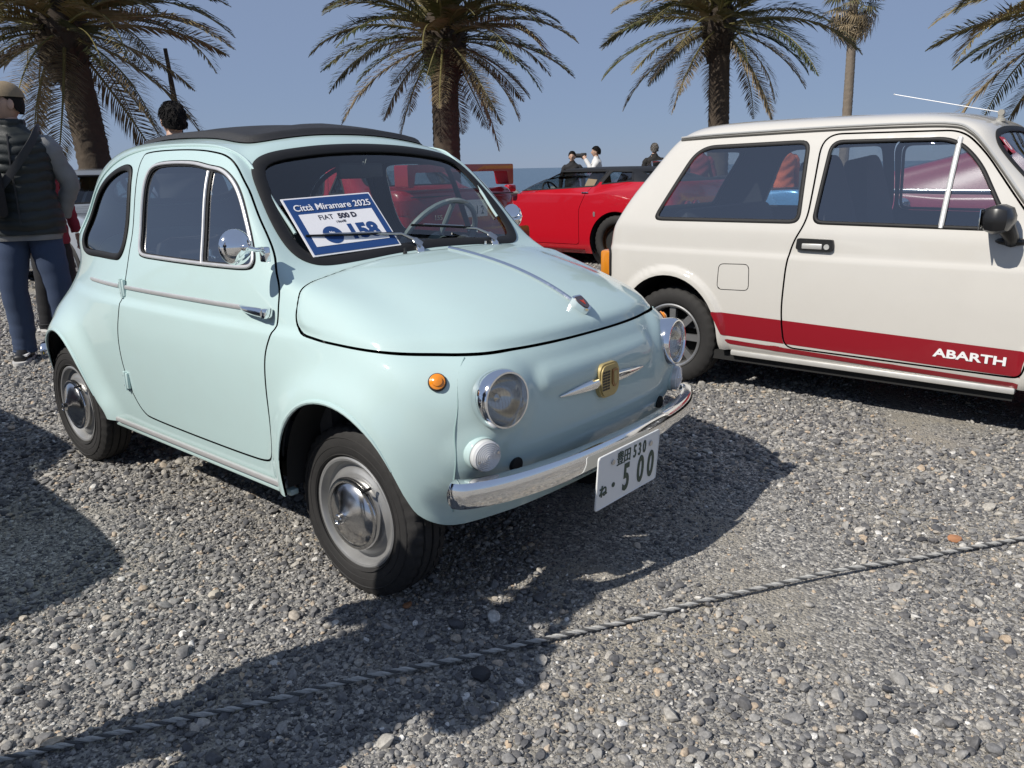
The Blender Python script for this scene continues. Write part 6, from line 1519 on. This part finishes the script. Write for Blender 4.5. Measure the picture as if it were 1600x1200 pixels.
def scatter():
    g = np.random.default_rng(5); P = []; S = []
    def band(r0, r1, dens, med, sig, half):
        n = int(dens*half*(r1*r1-r0*r0)); r = np.sqrt(g.uniform(r0*r0, r1*r1, n)); a = _yaw+g.uniform(-half, half, n)
        x = CAM_LOC.x+r*np.cos(a); y = CAM_LOC.y+r*np.sin(a); s = np.exp(g.normal(math.log(med), sig, n))
        # thinner where sand shows
        k = np.sin(x*2.3+1.3*np.sin(y*1.9))+np.sin(y*2.9-x*1.1+1.7*np.sin(x*1.3))+.7*np.sin(x*6.1+y*4.3)
        keep = g.uniform(0, 1, n) > np.clip((k-.55)*.8, 0, .92)*(1 if med > .004 else .35); s = s*np.where(k > 1.0, .72, 1)
        P.append(np.stack([x, y, 0*x], 1)[keep]); S.append(s[keep])
    band(.75, 3.2, 7600, .0055, .47, .95); band(.75, 3.2, 5600, .0034, .25, .95); band(3.2, 6.0, 5000, .0072, .42, .78); band(6.0, 12.5, 1300, .0130, .34, .72)
    P = np.concatenate(P); S = np.concatenate(S); S = np.clip(S, .003, .026); n = len(P)
    P[:, 2] = S*g.uniform(.05, .42, n)
    me = bpy.data.meshes.new('gravel'); me.vertices.add(n); me.vertices.foreach_set('co', P.ravel())
    a = me.attributes.new('rot', 'FLOAT_VECTOR', 'POINT'); rt = np.stack([g.normal(0, .35, n), g.normal(0, .35, n), g.uniform(0, 6.283, n)], 1); a.data.foreach_set('vector', rt.ravel())
    a = me.attributes.new('scl', 'FLOAT', 'POINT'); a.data.foreach_set('value', S)
    a = me.attributes.new('shape', 'INT', 'POINT'); a.data.foreach_set('value', g.integers(0, 10, n).astype(np.int32))
    t = g.beta(1.15, 1.85, n); a = me.attributes.new('tone', 'FLOAT', 'POINT'); a.data.foreach_set('value', t)
    o = bpy.data.objects.new('gravel', me); link(o); me.materials.append(SM); tag(o, 'loose grey gravel stones covering the parking lot', 'gravel', kind='stuff')
    ng = bpy.data.node_groups.new('gravel_nodes', 'GeometryNodeTree'); ng.interface.new_socket('Geometry', in_out='INPUT', socket_type='NodeSocketGeometry'); ng.interface.new_socket('Geometry', in_out='OUTPUT', socket_type='NodeSocketGeometry')
    N = ng.nodes.new; L = ng.links.new; gi = N('NodeGroupInput'); go = N('NodeGroupOutput'); ip = N('GeometryNodeInstanceOnPoints'); ci = N('GeometryNodeCollectionInfo')
    ci.inputs['Collection'].default_value = src; ci.inputs['Separate Children'].default_value = True; ci.inputs['Reset Children'].default_value = True
    def attr(nm, ty):
        q = N('GeometryNodeInputNamedAttribute'); q.data_type = ty; q.inputs['Name'].default_value = nm
        return [s for s in q.outputs if s.enabled and s.name == 'Attribute'][0]
    L(gi.outputs[0], ip.inputs['Points']); L(ci.outputs[0], ip.inputs['Instance']); ip.inputs['Pick Instance'].default_value = True
    L(attr('shape', 'INT'), ip.inputs['Instance Index']); L(attr('scl', 'FLOAT'), ip.inputs['Scale'])
    er = N('FunctionNodeEulerToRotation'); L(attr('rot', 'FLOAT_VECTOR'), er.inputs[0]); L(er.outputs[0], ip.inputs['Rotation'])
    L(ip.outputs[0], go.inputs[0]); md = o.modifiers.new('stones', 'NODES'); md.node_group = ng
    print('stones', n)
scatter()
# a few stones that stand out
for (x, y), s, k, col, lab in (((.556, -.672), .030, 3, (.045, .046, .05), 'dark rounded stone touching the rope in the shade'), ((1.272, .836), .026, 1, (.42, .20, .10), 'orange brick fragment by the rope at the right'), ((.170, -.560), .017, 5, (.28, .13, .06), 'rust brown pebble in the shade by the front wheel'), ((-.31, -.88), .026, 2, (.44, .40, .33), 'pale cream stone on the sunlit gravel beside the front wheel'), ((1.19, .77), .018, 7, (.04, .04, .045), 'small black stone beside the brick fragment')):
    me = SHAPES[k].copy(); me.materials.clear(); me.materials.append(mat('stone_'+lab[:10].replace(' ', '_'), col, .8, noise=.3, nscale=60)); o = bpy.data.objects.new('stone', me); link(o); o.location = (x, y, s*.35); o.scale = (s, s, s); o.rotation_euler = (.1, .1, k); tag(o, lab, 'stone')

# rope on the ground
def rope():
    T = thing('rope', 'twisted grey and black boundary rope lying across the gravel', 'rope')
    P = spline([(-.92, -3.05), (-.45, -2.25), (-.034, -1.537), (.229, -1.089), (.545, -.541), (.933, .151), (1.446, .975), (2.05, 1.95), (2.7, 2.9)], 90, False)
    d = np.r_[0, np.cumsum(np.linalg.norm(np.diff(P, axis=0), axis=1))]; n = int(d[-1]/.0065); s = np.linspace(0, d[-1], n); x = np.interp(s, d, P[:, 0]); y = np.interp(s, d, P[:, 1])
    z = .0165+.003*np.sin(s*5.3)+.002*np.sin(s*13.1); wob = .004*np.sin(s*3.7)
    for k, c in enumerate(((.46, .45, .42), (.36, .355, .335), (.085, .085, .085))):
        ph = 2*math.pi*(s/.058+k/3); tx = np.gradient(x); ty = np.gradient(y); L = np.hypot(tx, ty); nx, ny = -ty/L, tx/L
        o = .0034*np.cos(ph)+wob; pts = np.stack([x+nx*o, y+ny*o, z+.0034*np.sin(ph)], 1)
        b = MB(); b.tube(pts.tolist(), .0037, 6); b.build('strand', mat('rope_%d' % k, c, .75, noise=.2, nscale=120, bump=.4, bscale=500), T)
rope()

# sea and the stone bank at its edge
b = MB(); V = [gw(36, -40000, -1.35), gw(36, 40000, -1.35), gw(48000, 40000, -1.35), gw(48000, -40000, -1.35)]
def sea_mat():
    m = bpy.data.materials.new('sea_water'); m.use_nodes = True; nt = m.node_tree; p = nt.nodes['Principled BSDF']; N = nt.nodes.new; L = nt.links.new
    p.inputs['Base Color'].default_value = (.035, .075, .105, 1); p.inputs['Roughness'].default_value = .22; p.inputs['IOR'].default_value = 1.33
    tc = N('ShaderNodeTexCoord'); n = N('ShaderNodeTexNoise'); n.inputs['Scale'].default_value = .35; n.inputs['Detail'].default_value = 5; L(tc.outputs['Object'], n.inputs['Vector'])
    bp = N('ShaderNodeBump'); bp.inputs['Strength'].default_value = .9; bp.inputs['Distance'].default_value = .6; L(n.outputs['Fac'], bp.inputs['Height']); L(bp.outputs[0], p.inputs['Normal']); return m
se = mk('sea', V, [(0, 1, 2, 3)], sea_mat(), smooth=False); tag(se, kind='structure')
if se.data.polygons[0].normal.z < 0: se.data.flip_normals()
rg = random.Random(12); BK = mat('bank_stone', (.26, .25, .23), .9, noise=.35, nscale=3, bump=.6, bscale=20)
bank = []
for me in SHAPES[:6]:
    q = me.copy(); q.materials.clear(); q.materials.append(BK); bank.append(q)
for k in range(44):
    o = bpy.data.objects.new('bank_rock', bank[k % 6]); link(o); s = rg.uniform(.45, .85); o.location = gw(34.6+rg.uniform(-.7, .7), -14+k*1.0+rg.uniform(-.3, .3), rg.uniform(-.1, .08)); o.scale = (s, s*rg.uniform(.8, 1.2), s*.9); o.rotation_euler = (rg.uniform(-.4, .4), rg.uniform(-.4, .4), rg.uniform(0, 6)); tag(o, 'rough grey boulder in the low stone bank along the water', 'rock', 'boulders of the stone bank by the sea')
bpy.data.scenes.remove(WORK)
